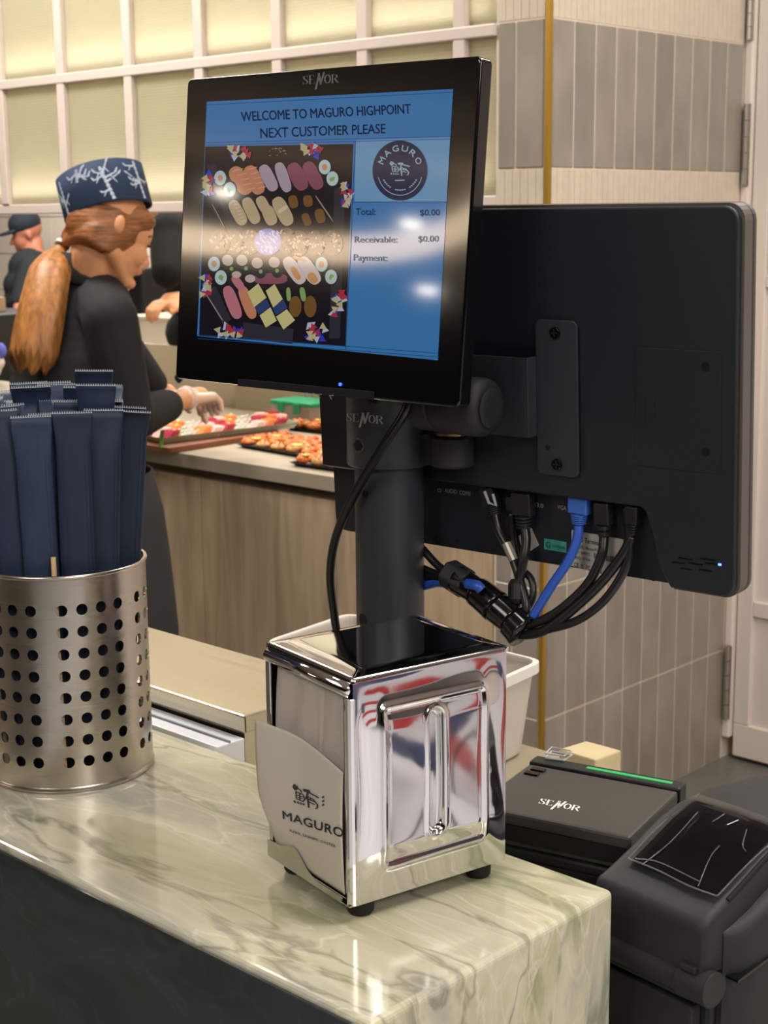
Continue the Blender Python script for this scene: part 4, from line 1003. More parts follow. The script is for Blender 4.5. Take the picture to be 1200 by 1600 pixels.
cable('wide_cable', 'black cable nearest the right end of the terminal ports', [(988, 838, .008), (972, 868, .003), (935, 915, -.004), (888, 958, -.010), (850, 985, -.014), (815, 992, -.017), (795, 985, -.018)], .0040, M_jk, ((990, 790, 988, 832), 20, M_plug, 4))
cable('flat_cable', 'flat black cable hanging lowest of all under the terminal', [(978, 790, .010), (984, 850, .006), (976, 890, .002), (945, 937, -.004), (905, 968, -.009), (862, 982, -.013), (820, 990, -.016), (800, 984, -.018)], .0034, M_jk)
# wrapped bundle
bw = root('cable_bundle', 'fat bundle of cables in glossy black spiral wrap running back to the pole', 'cable', loc=Tw(740, 925, -.01))
mid = smoothpath([Tw(*p) for p in ((715, 905, -.014), (745, 924, -.015), (775, 948, -.016), (800, 970, -.017), (818, 988, -.018))], 8)
bm = bmesh.new(); tube(bm, [p - bw.location for p in mid], .0085, 20); obj('bundle_core', bm, M_jk, bw, smooth=True)
M_wrap = mat('wrap_gloss', '0c0c0e', .16, spec=.6)
nseg = 4
for k in range(nseg):
    i0 = int(k * (len(mid) - 1) / nseg); i1 = int((k + 1) * (len(mid) - 1) / nseg)
    seg_ = [p - bw.location for p in mid[i0:i1 + 1]]; rs = [.0118 + .0012 * t / len(seg_) * (1 if k % 2 else -1) + .0006 * k for t in range(len(seg_))]
    bm = bmesh.new(); tube(bm, seg_, rs, 24); obj('spiral_wrap', bm, M_wrap, bw, smooth=True)
p = Tw(714, 904, -.014) - bw.location; bm = bmesh.new(); d = (mid[4] - mid[0]).normalized(); tube(bm, [p - d * .009 + Vector((0, .002, .001)), p + d * .012], .0128, 6); obj('strap', bm, M_matte, bw, bevel=.002)
for i, (a, m_, r) in enumerate((((655, 852), M_jk, .0034), ((655, 884), M_jk, .0030), ((655, 898), M_jk, .0036), ((655, 915), M_blue, .0040))):
    bm = bmesh.new(); e = Tw(706, 898 + i * 5, -.013)
    s_ = Tw(a[0], a[1], -.004); mm = Tw((a[0] + 706) / 2 + 3, (a[1] + 898 + i * 5) / 2 + (8, 3, -1, -4)[i], -.010)
    tube(bm, [q - bw.location for q in smoothpath([s_ + Vector((.02, .03, .002)), s_, mm, e], 6)], r, 10); o = obj('wire', bm, m_, bw, smooth=True)
    if m_ is M_blue: o['label'] = 'blue wire'
bm = bmesh.new(); tube(bm, [q - bw.location for q in smoothpath([Tw(730, 912, -.026), Tw(745, 915, -.029), Tw(752, 922, -.028)], 5)], .0042, 12); o = obj('wire', bm, M_blue, bw, smooth=True); o['label'] = 'blue wire'
bm = bmesh.new(); tube(bm, [Tw(808, 905, -.004), Tw(808, 912, -.005), Tw(808, 936, -.008), Tw(808, 944, -.009)], [.005, .0072, .0072, .005], 20); tag(obj('ferrite_core', bm, M_plug), 'small black ferrite lump on the thick cable above the bundle', 'ferrite')

# ================================================================== RECEIPT PRINTER
zT = .9205
u_ = Vector((math.cos(-1.3396), math.sin(-1.3396), 0)); v_ = Vector((-u_.y, u_.x, 0))
bl = onz(839, 1181, zT)
RM = Matrix(((u_.x, v_.x, 0, bl.x), (u_.y, v_.y, 0, bl.y), (0, 0, 1, .7805), (0, 0, 0, 1)))   # x right, y to the back, origin back-left at the worktop
rp = root('receipt_printer', 'square black receipt printer with green light bar on its flat top', 'printer', M=RM)
RW, RD, RH = .140, .131, zT - .7805
obj('base', BX((0, -RD, 0), (RW, 0, RH - .030)), M_black, rp, bevel=.003)
M_rtop = mat('printer_top', '3b3a38', .42, spec=.4, bump=.2, bscale=1500)
obj('lid', BX((.001, -RD + .001, RH - .0295), (RW - .001, -.0185, RH - .001)), M_rtop, rp, bevel=.0025)
obj('rear_bar', BX((0, -.0178, RH - .0295), (RW, 0, RH + .001)), M_black, rp, bevel=.002)
bm = BX((.052, -.0105, RH + .0009), (RW - .010, -.0070, RH + .0017)); obj('light_bar', bm, emis('green_light', '36c26a', 1.1), rp)
obj('front_door', BX((.006, -RD - .0025, .010), (RW - .006, -RD - .0001, RH - .038)), M_black2, rp, bevel=.001)
obj('lid_slot', BX((.012, -RD - .0012, RH - .024), (RW - .004, -RD + .0008, RH - .0105)), M_black2, rp)
for i, (px, py) in enumerate(((841, 1202), (831, 1208))):
    p = onlocal(RM, px, py, RH, 2); bt = obj('button', BX((p.x - .0065, p.y - .0035, RH - .0008), (p.x + .0065, p.y + .0035, RH + .0007)), M_black2, rp, bevel=.0006)
bm = bmesh.new(); rt_fn = lambda px, py: onlocal(RM, px, py, RH - .0006, 2)
brand(bm, pxquad(rt_fn, (841, 1255), (905, 1268), (845, 1247), (910, 1260))); obj('maker_name', bm, mat('white_print', 'e4e2dc', .5), rp, normals=False)
bm = bmesh.new(); c = [onlocal(RM, px, py, RH + .002, 2) for px, py in ((852, 1184), (881, 1188), (893, 1180), (862, 1174))]
M_clear = mat('clear_plastic', 'e8ecf0', .06, trans=.95, ior=1.3)
tube(bm, c + [c[0]], .0012, 8); tube(bm, [c[0] + Vector((0, 0, .004)), c[1] + Vector((0, 0, .004)), c[2] + Vector((0, 0, .004)), c[3] + Vector((0, 0, .004)), c[0] + Vector((0, 0, .004))], .0007, 8)
obj('clear_cap', bm, mat('clear_rim', 'c8ccd0', .12, .3), rp)
# beige wooden block beyond it
c4 = [onz(px, py, .838) for px, py in ((873, 1170), (916, 1157), (971, 1172), (930, 1187))]
bm = bmesh.new(); o_ = c4[0]
lo_ = [bm.verts.new((p.x, p.y, .7805)) for p in c4]; hi_ = [bm.verts.new((p.x, p.y, .838)) for p in c4]
bm.faces.new(lo_); bm.faces.new(hi_[::-1])
for i in range(4): bm.faces.new((lo_[i], lo_[(i + 1) % 4], hi_[(i + 1) % 4], hi_[i]))
tag(obj('cardboard_box', bm, mat('beige_card', 'c0b18d', .7, noise=.08, nscale=20), bevel=.002), 'small beige box standing behind the receipt printer against the tiles', 'box')

# ================================================================== LABEL PRINTER
lw_ = Vector((-.118, -.993, 0)).normalized(); ld = Vector((-lw_.y, lw_.x, 0))      # width to the right of the photo, depth away from the stone
ol = onz(925, 1365, .905)
LM = Matrix(((lw_.x, ld.x, 0, ol.x), (lw_.y, ld.y, 0, ol.y), (0, 0, 1, .7805), (0, 0, 0, 1)))
lp = root('label_printer', 'large black label printer with a film-covered window, lower right', 'printer', M=LM)
LWD = .107; h0 = .905 - .7805
def loft_y(bm, secs, cap_=True):
    """secs: list of (y, [(x,z)...]) outlines with equal counts"""
    rings = [[bm.verts.new((x, y, z)) for x, z in s] for y, s in secs]
    n = len(rings[0])
    for a, b in zip(rings, rings[1:]):
        for k in range(n): bm.faces.new((a[k], a[(k + 1) % n], b[(k + 1) % n], b[k]))
    if cap_: bm.faces.new(rings[0][::-1]); bm.faces.new(rings[-1])
    return bm
def sec(x0, x1, zb, zt, r=.008, crown=0):
    out = [(x0, zb)]
    for i in range(5): a = PI - PI / 2 * i / 4; out.append((x0 + r + r * math.cos(a), zt - r + r * math.sin(a)))
    for i in range(1, 6): t = i / 6; out.append((x0 + r + (x1 - x0 - 2 * r) * t, zt + crown * math.sin(PI * t)))
    for i in range(5): a = PI / 2 - PI / 2 * i / 4; out.append((x1 - r + r * math.cos(a), zt - r + r * math.sin(a)))
    out.append((x1, zb)); return out
zb_ = .081
bm = bmesh.new()
loft_y(bm, [(.0, sec(.004, LWD - .004, zb_ , h0 - .012, .006)), (.0012, sec(.002, LWD - .002, zb_, h0 - .005, .006)), (.006, sec(.0, LWD, zb_, h0 - .001, .007)), (.014, sec(0, LWD, zb_, h0 + .002, .008)), (.040, sec(0, LWD, zb_, h0 + .013, .009)), (.075, sec(0, LWD, zb_, h0 + .029, .010, .001)), (.098, sec(0, LWD, zb_, h0 + .036, .011, .002)), (.13, sec(0, LWD, zb_, h0 + .038, .011, .003)), (.20, sec(0, LWD, zb_, h0 + .032, .011, .003)), (.235, sec(0, LWD, zb_, h0 + .012, .011))])
autosmooth(obj('lid', bm, M_matte, lp), 60)
# side cheek on the near (right) side, flared outwards
bm = bmesh.new()
def ck(y, out, zt, top):  # cheek cross-section
    return (y, [(LWD - .004, .0), (LWD + out, .0), (LWD + out, zt - .012), (LWD + out * .85, zt - .004), (LWD + out * .5, zt), (LWD + out * .12, zt + .001), (LWD - .004, zt + .002)])
loft_y(bm, [ck(.022, .001, .108, 0), ck(.026, .004, .109, 0), ck(.034, .009, .111, 0), ck(.05, .0115, .116, 0), ck(.075, .0125, .127, 0), ck(.10, .013, .139, 0), ck(.13, .013, .148, 0), ck(.20, .013, .146, 0), ck(.24, .010, .130, 0)])
autosmooth(obj('side_cheek', bm, M_matte, lp), 50)
# lower body
obj('base', BX((.0, .016, 0), (LWD - .0045, .235, zb_ - .0015)), M_matte, lp, bevel=.004)
bm = BX((.004, .004, .0), (LWD - .012, .0158, .052)); obj('front_door', bm, M_matte, lp, bevel=.002)
obj('feed_slot', BX((.002, .008, .0535), (LWD - .012, .0158, .057)), M_hole, lp)
obj('front_ledge', BX((.002, .001, .0575), (LWD - .012, .0158, .064)), M_matte, lp, bevel=.002)
# roller bar with round end and tab
pc = onlocal(LM, 1104, 1547, -.002); zc_ = pc.z if False else .0715
bm = bmesh.new(); cyl(bm, (-.004, .0065, zc_), (LWD - .0225, .0065, zc_), .0118, n=40); autosmooth(obj('roller_bar', bm, M_matte, lp))
bm = bmesh.new(); cyl(bm, (LWD - .0220, .0065, zc_), (LWD + .006, .0065, zc_), .0133, n=40); rk = autosmooth(obj('release_knob', bm, M_matte, lp, bevel=.0006))
obj('knob_tab', BX((LWD - .018, -.004, zc_ + .0115), (LWD - .004, .003, zc_ + .0165)), M_matte, rk, bevel=.001)
# seam on the cheek
bm = bmesh.new(); prism(bm, [(.0235, .0745), (.238, .109), (.238, .1115), (.0235, .0765)], LWD + .0030, LWD + .0137, 'x')
obj('cheek_seam', bm, M_black2, lp)
# window under wrinkled clear film
def lid_z(y):
    ks = ((.0, -.012), (.006, -.001), (.014, .002), (.040, .013), (.075, .029), (.098, .036), (.13, .038), (.20, .032))
    for (a, za), (b, zb2) in zip(ks, ks[1:]):
        if y <= b: return h0 + za + (zb2 - za) * (y - a) / (b - a)
    return h0 + .032
# dark recess line between lid and cheek
bm = bmesh.new(); tube(bm, smoothpath([(LWD - .0028, y_, lid_z(y_) - .0028) for y_ in (.030, .05, .075, .1, .13, .19)], 4), .0020, 8); obj('lid_gasket', bm, M_hole, lp)
bm = bmesh.new(); WN = 14; wv = []
for i in range(WN + 1):
    row = []
    for j in range(WN + 1):
        x = .016 + (LWD - .026) * i / WN; y = .026 + .076 * j / WN; row.append(bm.verts.new((x, y, lid_z(y) + .0008 + .0012 * math.sin(PI * i / WN))))
    wv.append(row)
for i in range(WN):
    for j in range(WN): bm.faces.new((wv[i][j], wv[i + 1][j], wv[i + 1][j + 1], wv[i][j + 1]))
obj('window', bm, mat('smoked_window', '101018', .06, spec=.6, coat=.5), lp, smooth=True)
bm = bmesh.new(); WN = 44; wv = []
for i in range(WN + 1):
    row = []
    for j in range(WN + 1):
        x = .013 + (LWD - .020) * i / WN; y = .022 + .086 * j / WN
        wr_ = .0007 * abs(math.sin(9 * i / WN + 2.2 * math.sin(5 * j / WN))) ** 6 + .0005 * abs(math.sin(13 * (i + j * .6) / WN + 1)) ** 8
        row.append(bm.verts.new((x, y, lid_z(y) + .0034 + .0012 * math.sin(PI * i / WN) + wr_ * .2)))
    wv.append(row)
for i in range(WN):
    for j in range(WN): bm.faces.new((wv[i][j], wv[i + 1][j], wv[i + 1][j + 1], wv[i][j + 1]))
def film():
    m = bpy.data.materials.new('clear_film'); m.use_nodes = True; nt = m.node_tree; out = nt.nodes['Material Output']; nt.nodes.remove(nt.nodes['Principled BSDF'])
    t = nt.nodes.new('ShaderNodeBsdfTransparent'); t.inputs[0].default_value = (.96, .96, .97, 1); g = nt.nodes.new('ShaderNodeBsdfGlossy'); g.inputs['Roughness'].default_value = .08
    fz = nt.nodes.new('ShaderNodeFresnel'); fz.inputs[0].default_value = 1.5; mx = nt.nodes.new('ShaderNodeMixShader')
    nt.links.new(fz.outputs[0], mx.inputs[0]); nt.links.new(t.outputs[0], mx.inputs[1]); nt.links.new(g.outputs[0], mx.inputs[2]); nt.links.new(mx.outputs[0], out.inputs[0]); return m
fl = obj('protective_film', bm, film(), lp, smooth=True, normals=False)
bm = bmesh.new()
def fp(x, y, e=.0042): return Vector((x, y, lid_z(y) + e + .0012 * math.sin(PI * min(1, max(0, (x - .016) / (LWD - .026))))))
for pts in ([(.015, .024), (.045, .023), (.075, .021), (LWD - .007, .023)], [(.015, .024), (.014, .06), (.015, .108)], [(LWD - .007, .023), (LWD - .006, .06), (LWD - .006, .108)], [(.03, .024), (.034, .05), (.032, .085)], [(.082, .024), (.072, .05), (.071, .062)], [(.078, .085), (.086, .07), (.092, .066)], [(.05, .08), (.052, .092)], [(.062, .082), (.066, .091)], [(.02, .026), (.04, .030), (.08, .028)]):
    tube(bm, smoothpath([fp(x, y) for x, y in pts], 5), .00045 if pts[0][0] > .016 and pts[0][0] < LWD - .01 else .0006, 6)
obj('film_crease', bm, mat('film_glint', 'c9c9d2', .1, trans=.85, spec=1), fl)

# ================================================================== PLASTIC TUB
def tubc(px, py, z): return onz(px, py, z)
nl = tubc(413, 1003, .893); fl_ = tubc(545, 958, .893); frr = tubc(850, 1033, .893)
ux = (fl_ - nl); nrc = frr - ux
tb = root('plastic_tub', 'translucent white plastic tub behind the napkin dispenser', 'tub', loc=((nl + frr) / 2).to_tuple()[:2] + (.781,))
def ringpts(s, z, r=.02):
    c = [(p - tb.location) for p in (nl, nrc, frr, fl_)]; cen = sum(c, Vector()) / 4; cen.z = 0; out = []
    c = [Vector((p.x, p.y, 0)) for p in c]
    c = [cen + (p - cen) * s for p in c]
    for i in range(4):
        p, a, b = c[i], (c[i - 1] - c[i]).normalized(), (c[(i + 1) % 4] - c[i]).normalized()
        for k in range(6):
            t = k / 5; q = p + a * r * (1 - t) ** 2 + b * r * t ** 2; out.append(Vector((q.x, q.y, z)))
    return out
bm = bmesh.new(); prev = None
def shell(bm, levels):
    prev = None; first = None
    for s, z in levels:
        cur = [bm.verts.new(p) for p in ringpts(s, z)]
        if prev:
            for k in range(len(cur)): bm.faces.new((prev[k], prev[(k + 1) % len(cur)], cur[(k + 1) % len(cur)], cur[k]))
        else: first = cur
        prev = cur
    return first, prev
def pl_mat():
    m = bpy.data.materials.new('milky_plastic'); m.use_nodes = True; nt = m.node_tree; b = nt.nodes['Principled BSDF']; out = nt.nodes['Material Output']
    b.inputs['Base Color'].default_value = lin('dcd6cf'); b.inputs['Roughness'].default_value = .3
    t = nt.nodes.new('ShaderNodeBsdfTransparent'); tl = nt.nodes.new('ShaderNodeBsdfTranslucent'); tl.inputs[0].default_value = lin('e2ddd6')
    m1 = nt.nodes.new('ShaderNodeMixShader'); m1.inputs[0].default_value = .45; m2 = nt.nodes.new('ShaderNodeMixShader'); m2.inputs[0].default_value = .30
    nt.links.new(b.outputs[0], m1.inputs[1]); nt.links.new(tl.outputs[0], m1.inputs[2]); nt.links.new(m1.outputs[0], m2.inputs[1]); nt.links.new(t.outputs[0], m2.inputs[2]); nt.links.new(m2.outputs[0], out.inputs[0]); return m
M_milk = pl_mat()
f0, l0 = shell(bm, [(.86, .001), (.88, .004), (.965, .110)]); bm.faces.new(f0)
obj('tub_body', bm, M_milk, tb, smooth=False, solid=.0015)
bm = bmesh.new(); shell(bm, [(.965, .106), (.965, .112), (1.0, .112), (1.0, .101)]); obj('rim', bm, mat('milky_rim', 'd9d4cf', .3), tb, solid=.0015)
R1 = random.Random(5)
for i in range(5):
    p = onz(780 + i * 3.4, 1058, .85); bm = bmesh.new(); q = p + Vector((R1.uniform(-.02, .02), .02 + i * .008, 0)); cap(bm, (q.x, q.y, .86), (q.x - .03, q.y + .01, .895), .005, n=10)
    tag(obj('wooden_peg', bm, mat('olive_wood', '9a7a3a', .6), smooth=True), 'tan stick end in the plastic tub, %s from the dispenser' % ORD[i], 'stick', 'sticks in the plastic tub')

# ================================================================== FOOD ON THE PREP COUNTER
CT = .7755
def rand_col_mats(cols, nm, **k): return [mat(nm + str(i), c, **k) for i, c in enumerate(cols)]
board = root('wooden_board', 'brown wooden board under the sashimi platter beside the worker', 'board', loc=(2.80, 3.22, CT))
ang = 0
b0 = onz(265, 709, CT); b1 = onz(362, 694, CT); b2 = onz(243, 694, CT + .0)
bd = (b1 - b0).normalized(); bn = Vector((-bd.y, bd.x, 0))
def obx(org, d, n, l0, l1, w0, w1, z0, z1, bm=None):
    bm = bm or bmesh.new(); P = [org + d * a + n * b for a, b in ((l0, w0), (l1, w0), (l1, w1), (l0, w1))]
    lo = [bm.verts.new((p.x, p.y, z0)) for p in P]; hi = [bm.verts.new((p.x, p.y, z1)) for p in P]; bm.faces.new(lo[::-1]); bm.faces.new(hi)
    for i in range(4): bm.faces.new((lo[i], lo[(i + 1) % 4], hi[(i + 1) % 4], hi[i]))
    return bm
bm = obx(b0 - board.location, bd, bn, 0, .42, 0, .20, 0, .016); obj('board', bm, mat('brown_board', '7a4a30', .5, noise=.1, nscale=20), board, bevel=.002)
# platter
pd0 = onz(252, 694, CT + .018); pd1 = onz(468, 668, CT + .018); pdd = (pd1 - pd0).normalized(); pdn = Vector((-pdd.y, pdd.x, 0)); PL = (pd1 - pd0).length
pt_ = root('sashimi_platter', 'long pale plastic platter of mixed sashimi by the gloved hands', 'tray', loc=(pd0.x, pd0.y, CT + .0165))
def dish(bm, L, W, H, in_=.012):
    def ringr(s, z):
        return [(-(s) + 0, -(s), z), (L + s, -s, z), (L + s, W + s, z), (-s, W + s, z)]
    lv = [[bm.verts.new(p) for p in ringr(s, z)] for s, z in ((-in_, 0), (0, H), (.004, H + .001), (.0, H - .003), (-in_, .002))]
    for a, b in zip(lv, lv[1:]):
        for k in range(4): bm.faces.new((a[k], a[(k + 1) % 4], b[(k + 1) % 4], b[k]))
    bm.faces.new(lv[0][::-1]); bm.faces.new(lv[-1]); return bm
def orient(d): return Matrix(((d.x, -d.y, 0, 0), (d.y, d.x, 0, 0), (0, 0, 1, 0), (0, 0, 0, 1)))
PM = Matrix.Translation(pt_.location) @ orient(pdd); pt_.matrix_world = PM
obj('platter', dish(bmesh.new(), PL, .15, .018), mat('pale_green_plastic', 'b9c0ac', .25, trans=.25), pt_, bevel=.001)
def slab_slices(cnt, w_, h_, t_, lean=.75):
    bm = bmesh.new()
    for k in range(cnt):
        M = Matrix.Translation((k * t_ * 1.55, R1.uniform(-.001, .001), 0)) @ Matrix.Rotation(lean, 4, 'Y')
        b2_ = bmesh.new(); box(b2_, (-t_ / 2, -w_ / 2, 0), (t_ / 2, w_ / 2, h_)); bmesh.ops.bevel(b2_, geom=b2_.edges[:], offset=t_ * .3, segments=1, affect='EDGES'); bmesh.ops.transform(b2_, matrix=M, verts=b2_.verts[:])
        me = bpy.data.meshes.new('x'); b2_.to_mesh(me); b2_.free(); bm.from_mesh(me); bpy.data.meshes.remove(me)
    return bm
def mkmesh(nm, bm, m, sm=False):
    me = bpy.data.meshes.new(nm); bmesh.ops.recalc_face_normals(bm, faces=bm.faces[:]); bm.to_mesh(me); bm.free(); me.materials.append(m)
    if sm:
        for p in me.polygons: p.use_smooth = True
    return me
M_sal = mat('salmon_flesh', 'f08a4a', .35, noise=.15, nscale=150, stretch=(1, 1, 3)); M_tun = mat('tuna_flesh', 'b03848', .35, noise=.15, nscale=120); M_whf = mat('white_fish', 'eec3ba', .4, noise=.12, nscale=90)
M_lime = mat('lime_green', 'b9cf5a', .4); M_dai = mat('white_daikon', 'e6e2da', .5, noise=.08, nscale=80); M_leaf = mat('leaf_green', '6a9a3a', .5)
kinds = {'salmon': (mkmesh('salmon_slices', slab_slices(4, .036, .030, .0042), M_sal), 'bright orange salmon slices fanned on the sashimi platter'),
         'tuna': (mkmesh('tuna_slices', slab_slices(4, .034, .030, .0045), M_tun), 'deep red tuna slices fanned on the sashimi platter'),
         'whitef': (mkmesh('white_fish_slices', slab_slices(4, .034, .028, .0042), M_whf), 'pale pink fish slices fanned on the sashimi platter')}
lm = bmesh.new(); ell(lm, (0, 0, .011), (.016, .013, .012), seg=12); limeme = mkmesh('lime_slice', lm, M_lime, True)
dm_ = bmesh.new()
for k in range(26):
    a = R1.uniform(0, 6.28); p = Vector((R1.uniform(-.015, .015), R1.uniform(-.015, .015), R1.uniform(.0, .016))); tube(dm_, [p, p + Vector((math.cos(a) * .02, math.sin(a) * .02, R1.uniform(-.002, .008)))], .0013, 5)
daime = mkmesh('daikon_heap', dm_, M_dai)
seq = ['tuna', 'salmon', 'whitef', 'tuna', 'whitef', 'salmon', 'tuna', 'whitef', 'salmon', 'whitef', 'tuna', 'salmon']
ncol = 12; ii = 0; NUM = ORD + ('twelfth',)
for r_ in range(3):
    for c_ in range(ncol):
        x = .035 + (PL - .07) * c_ / (ncol - 1) + R1.uniform(-.004, .004); y = .030 + .046 * r_
        z = .004 + .0012 * r_
        k = (c_ * 2 + r_ * 3) % 5
        if k in (0, 1, 3):
            me, lab = kinds[seq[ii % len(seq)]]; ii += 1; nm = me.name; cat = 'sashimi'; grp = lab.split(' fanned')[0]
        elif k == 2: me, lab, nm, cat, grp = limeme, 'green lime piece tucked between the sashimi', 'lime_slice', 'lime', 'lime pieces on the platter'
        else: me, lab, nm, cat, grp = daime, 'white shredded daikon heap between the sashimi', 'daikon_heap', 'garnish', 'daikon heaps on the platter'
        lab = lab.split(' fanned')[0].split(' tucked')[0].split(' heap')[0] + ', %s from the left in the %s row of the platter' % (NUM[c_], ('front', 'middle', 'back')[r_])
        o = bpy.data.objects.new(nm, me); COL.objects.link(o); tag(o, lab, cat, grp)
        o.matrix_world = PM @ Matrix.Translation((x - .012, y, z)) @ Matrix.Rotation(R1.uniform(-.3, .3), 4, 'Z') @ Matrix.Diagonal((1.15, 1.15, 1.25 + .15 * r_, 1))
bm = bmesh.new()
for k in range(3): tube(bm, smoothpath([dep(252 + k * 2, 672, 3.93), dep(250 + k * 2, 690, 3.93), dep(251 + k, 700, 3.92)], 4), .0022, 6)
tag(obj('grass_garnish', bm, M_leaf), 'thin green leaf strips hanging off the platter end', 'garnish')
# black trays of seared salmon rolls
M_tray = mat('black_tray', '17161a', .25)
rollb = bmesh.new(); ell(rollb, (0, 0, .014), (.019, .0155, .013), seg=12)
for k in range(7): ell(rollb, (R1.uniform(-.013, .013), R1.uniform(-.01, .01), .023 + R1.uniform(0, .004)), (R1.uniform(.005, .008), .0045, .004), seg=8)
M_rollA = mat('seared_salmon', 'd9783a', .4, noise=.45, nscale=110, rand=.12); rollA = mkmesh('salmon_roll', rollb, M_rollA, True)
rollb = bmesh.new(); ell(rollb, (0, 0, .013), (.018, .015, .013), seg=12)
for k in range(8): p = Vector((R1.uniform(-.012, .012), R1.uniform(-.01, .01), .022)); tube(rollb, [p, p + Vector((R1.uniform(-.01, .01), R1.uniform(-.01, .01), .006))], .0014, 5)
rollB = mkmesh('salmon_roll', rollb, mat('pale_roll', 'd9a068', .4, noise=.35, nscale=120, rand=.1), True)
onion = bmesh.new()
for k in range(6): a = k; tube(onion, [(0, 0, .005), (.012 * math.cos(a), .012 * math.sin(a), .008)], .002, 5)
onm = mkmesh('lettuce_scrap', onion, mat('yellow_green', 'd8dc7a', .5))
for ti, (q0, q1, nx, ny, where) in enumerate((((372, 699), (505, 722), 6, 4, 'the left black tray of the sushi counter'), ((455, 728), (575, 745), 5, 4, 'the nearest black tray of the sushi counter'), ((448, 672), (600, 690), 6, 3, 'the black tray nearest the green-lidded box'))):
    a = onz(*q0, CT); b = onz(*q1, CT); d = (b - a).normalized(); L = (b - a).length; M = Matrix.Translation((a.x, a.y, CT)) @ orient(d)
    W = (.16, .14, .11)[ti]
    t = root('serving_tray', ('black plastic tray of seared salmon rolls, left of the three', 'black plastic tray of seared salmon rolls nearest the worktop edge', 'black plastic tray of seared salmon rolls in front of the green-lidded box')[ti], 'tray', M=M)
    obj('tray', dish(bmesh.new(), L, W, .010, .008), M_tray, t)
    for i in range(nx):
        for j in range(ny):
            me = R1.choice((rollA, rollA, rollB)); x = .022 + (L - .044) * i / (nx - 1); y = .02 + (W - .04) * j / (ny - 1)
            o = bpy.data.objects.new('salmon_roll', me); COL.objects.link(o); tag(o, 'orange seared salmon roll, %s along in row %s, %s' % (ORD[i], ('one', 'two', 'three', 'four')[j], where.replace(' of the sushi counter', '').replace('black tray nearest the green-lidded box', 'green box tray')), 'sushi', 'salmon rolls on ' + where)
            o.matrix_world = M @ Matrix.Translation((x, y, .0035)) @ Matrix.Rotation(R1.uniform(-.5, .5), 4, 'Z') @ Matrix.Diagonal((1.2, 1.05, R1.uniform(.8, 1.05), 1))
    for k in range(4):
        o = bpy.data.objects.new('lettuce_scrap', onm); COL.objects.link(o); tag(o, 'pale green salad scrap, %s of four on ' % ORD[k] + where, 'garnish', 'salad scraps on ' + where)
        o.matrix_world = M @ Matrix.Translation((R1.uniform(.03, L - .03), R1.choice((.012, W * .5)), .024)) @ Matrix.Rotation(R1.uniform(0, 6), 4, 'Z')
# box with green lid
gq = onz(462, 652, CT); g2 = onz(560, 662, CT)
d = Vector((0, -1, 0)); GM = Matrix.Translation((gq.x - .15, gq.y - .05, CT)) @ orient(Vector((.0, -1, 0)))
gb = root('food_box', 'clear food box with green snap lid behind the salmon trays', 'food box', M=GM)
bm = bmesh.new(); loftb = [[bm.verts.new(p) for p in ((i_, i_, z), (.17 - i_, i_, z), (.17 - i_, .11 - i_, z), (i_, .11 - i_, z))] for i_, z in ((.010, .0), (.0, .062))]
bm.faces.new(loftb[0][::-1])
for k in range(4): bm.faces.new((loftb[0][k], loftb[0][(k + 1) % 4], loftb[1][(k + 1) % 4], loftb[1][k]))
obj('box_body', bm, M_milk, gb, solid=.002)
M_grn = mat('green_lid', '1fa070', .3)
obj('lid', prism(bmesh.new(), rr(-.006, .176, -.006, .116, .014), .0625, .074, 'z'), M_grn, gb, bevel=.003)
for x in (.05, .12): obj('lid_clip', BX((x - .012, -.010, .040), (x + .012, -.006, .070)), M_grn, gb, bevel=.001)

# ================================================================== PEOPLE
M_skin = mat('skin', 'd79a70', .5, spec=.35); M_jk2 = mat('black_cloth', '19191c', .85, bump=1, bscale=12, noise=.25, nscale=8); M_hair = mat('auburn_hair', '8a5630', .42, noise=.5, nscale=14, stretch=(2, 2, 14), bump=.9, bscale=40)
M_glove = mat('thin_glove', 'e8c6b4', .3, spec=.6)
FH = Matrix.Rotation(math.radians(-8), 4, 'Z')
wl = dep(128, 700, 3.66); wl = Vector((wl.x, wl.y, 0))
wm = root('person', 'kitchen worker in black uniform and navy patterned hat with a long auburn ponytail', 'person', loc=wl)
def Wp(px, py, d): return dep(px, py, d) - wl
# head frame
hc = Wp(170, 366, 3.62)
HM = Matrix.Translation(hc) @ Matrix.Rotation(math.radians(-14), 4, 'Z') @ Matrix.Rotation(math.radians(17), 4, 'Y') @ Matrix.Scale(1.04, 4)
bm = bmesh.new()
ell(bm, (-.008, 0, .035), (.092, .072, .085), HM); ell(bm, (.032, 0, -.030), (.058, .056, .074), HM); ell(bm, (.050, 0, .020), (.050, .058, .060), HM)
for s in (-1, 1):
    cap(bm, (-.002, s * .048, -.040), (.058, s * .016, -.094), .022, .016, HM); ell(bm, (.058, s * .032, -.030), (.030, .024, .030), HM)
    ell(bm, (-.014, s * .081, .018), (.013, .011, .024), HM); cap(bm, (.078, s * .030, .012), (.088, s * .012, .016), .010, .010, HM)
cap(bm, (.074, 0, -.096), (.078, 0, -.094), .014, .014, HM)
cap(bm, (.086, 0, .002), (.107, 0, -.040), .006, .0088, HM); ell(bm, (.097, 0, -.043), (.011, .0150, .008), HM)
ell(bm, (.086, 0, -.054), (.0135, .021, .0065), HM); ell(bm, (.084, 0, -.066), (.0135, .019, .0070), HM); ell(bm, (.074, 0, -.055), (.018, .03, .022), HM)
nb = Wp(138, 462, 3.66)
nk0 = HM @ Vector((-.030, 0, -.055))
cap(bm, nk0, nb, .050, .055); cap(bm, nb, nb + Vector((0, 0, -.10)), .055, .07)
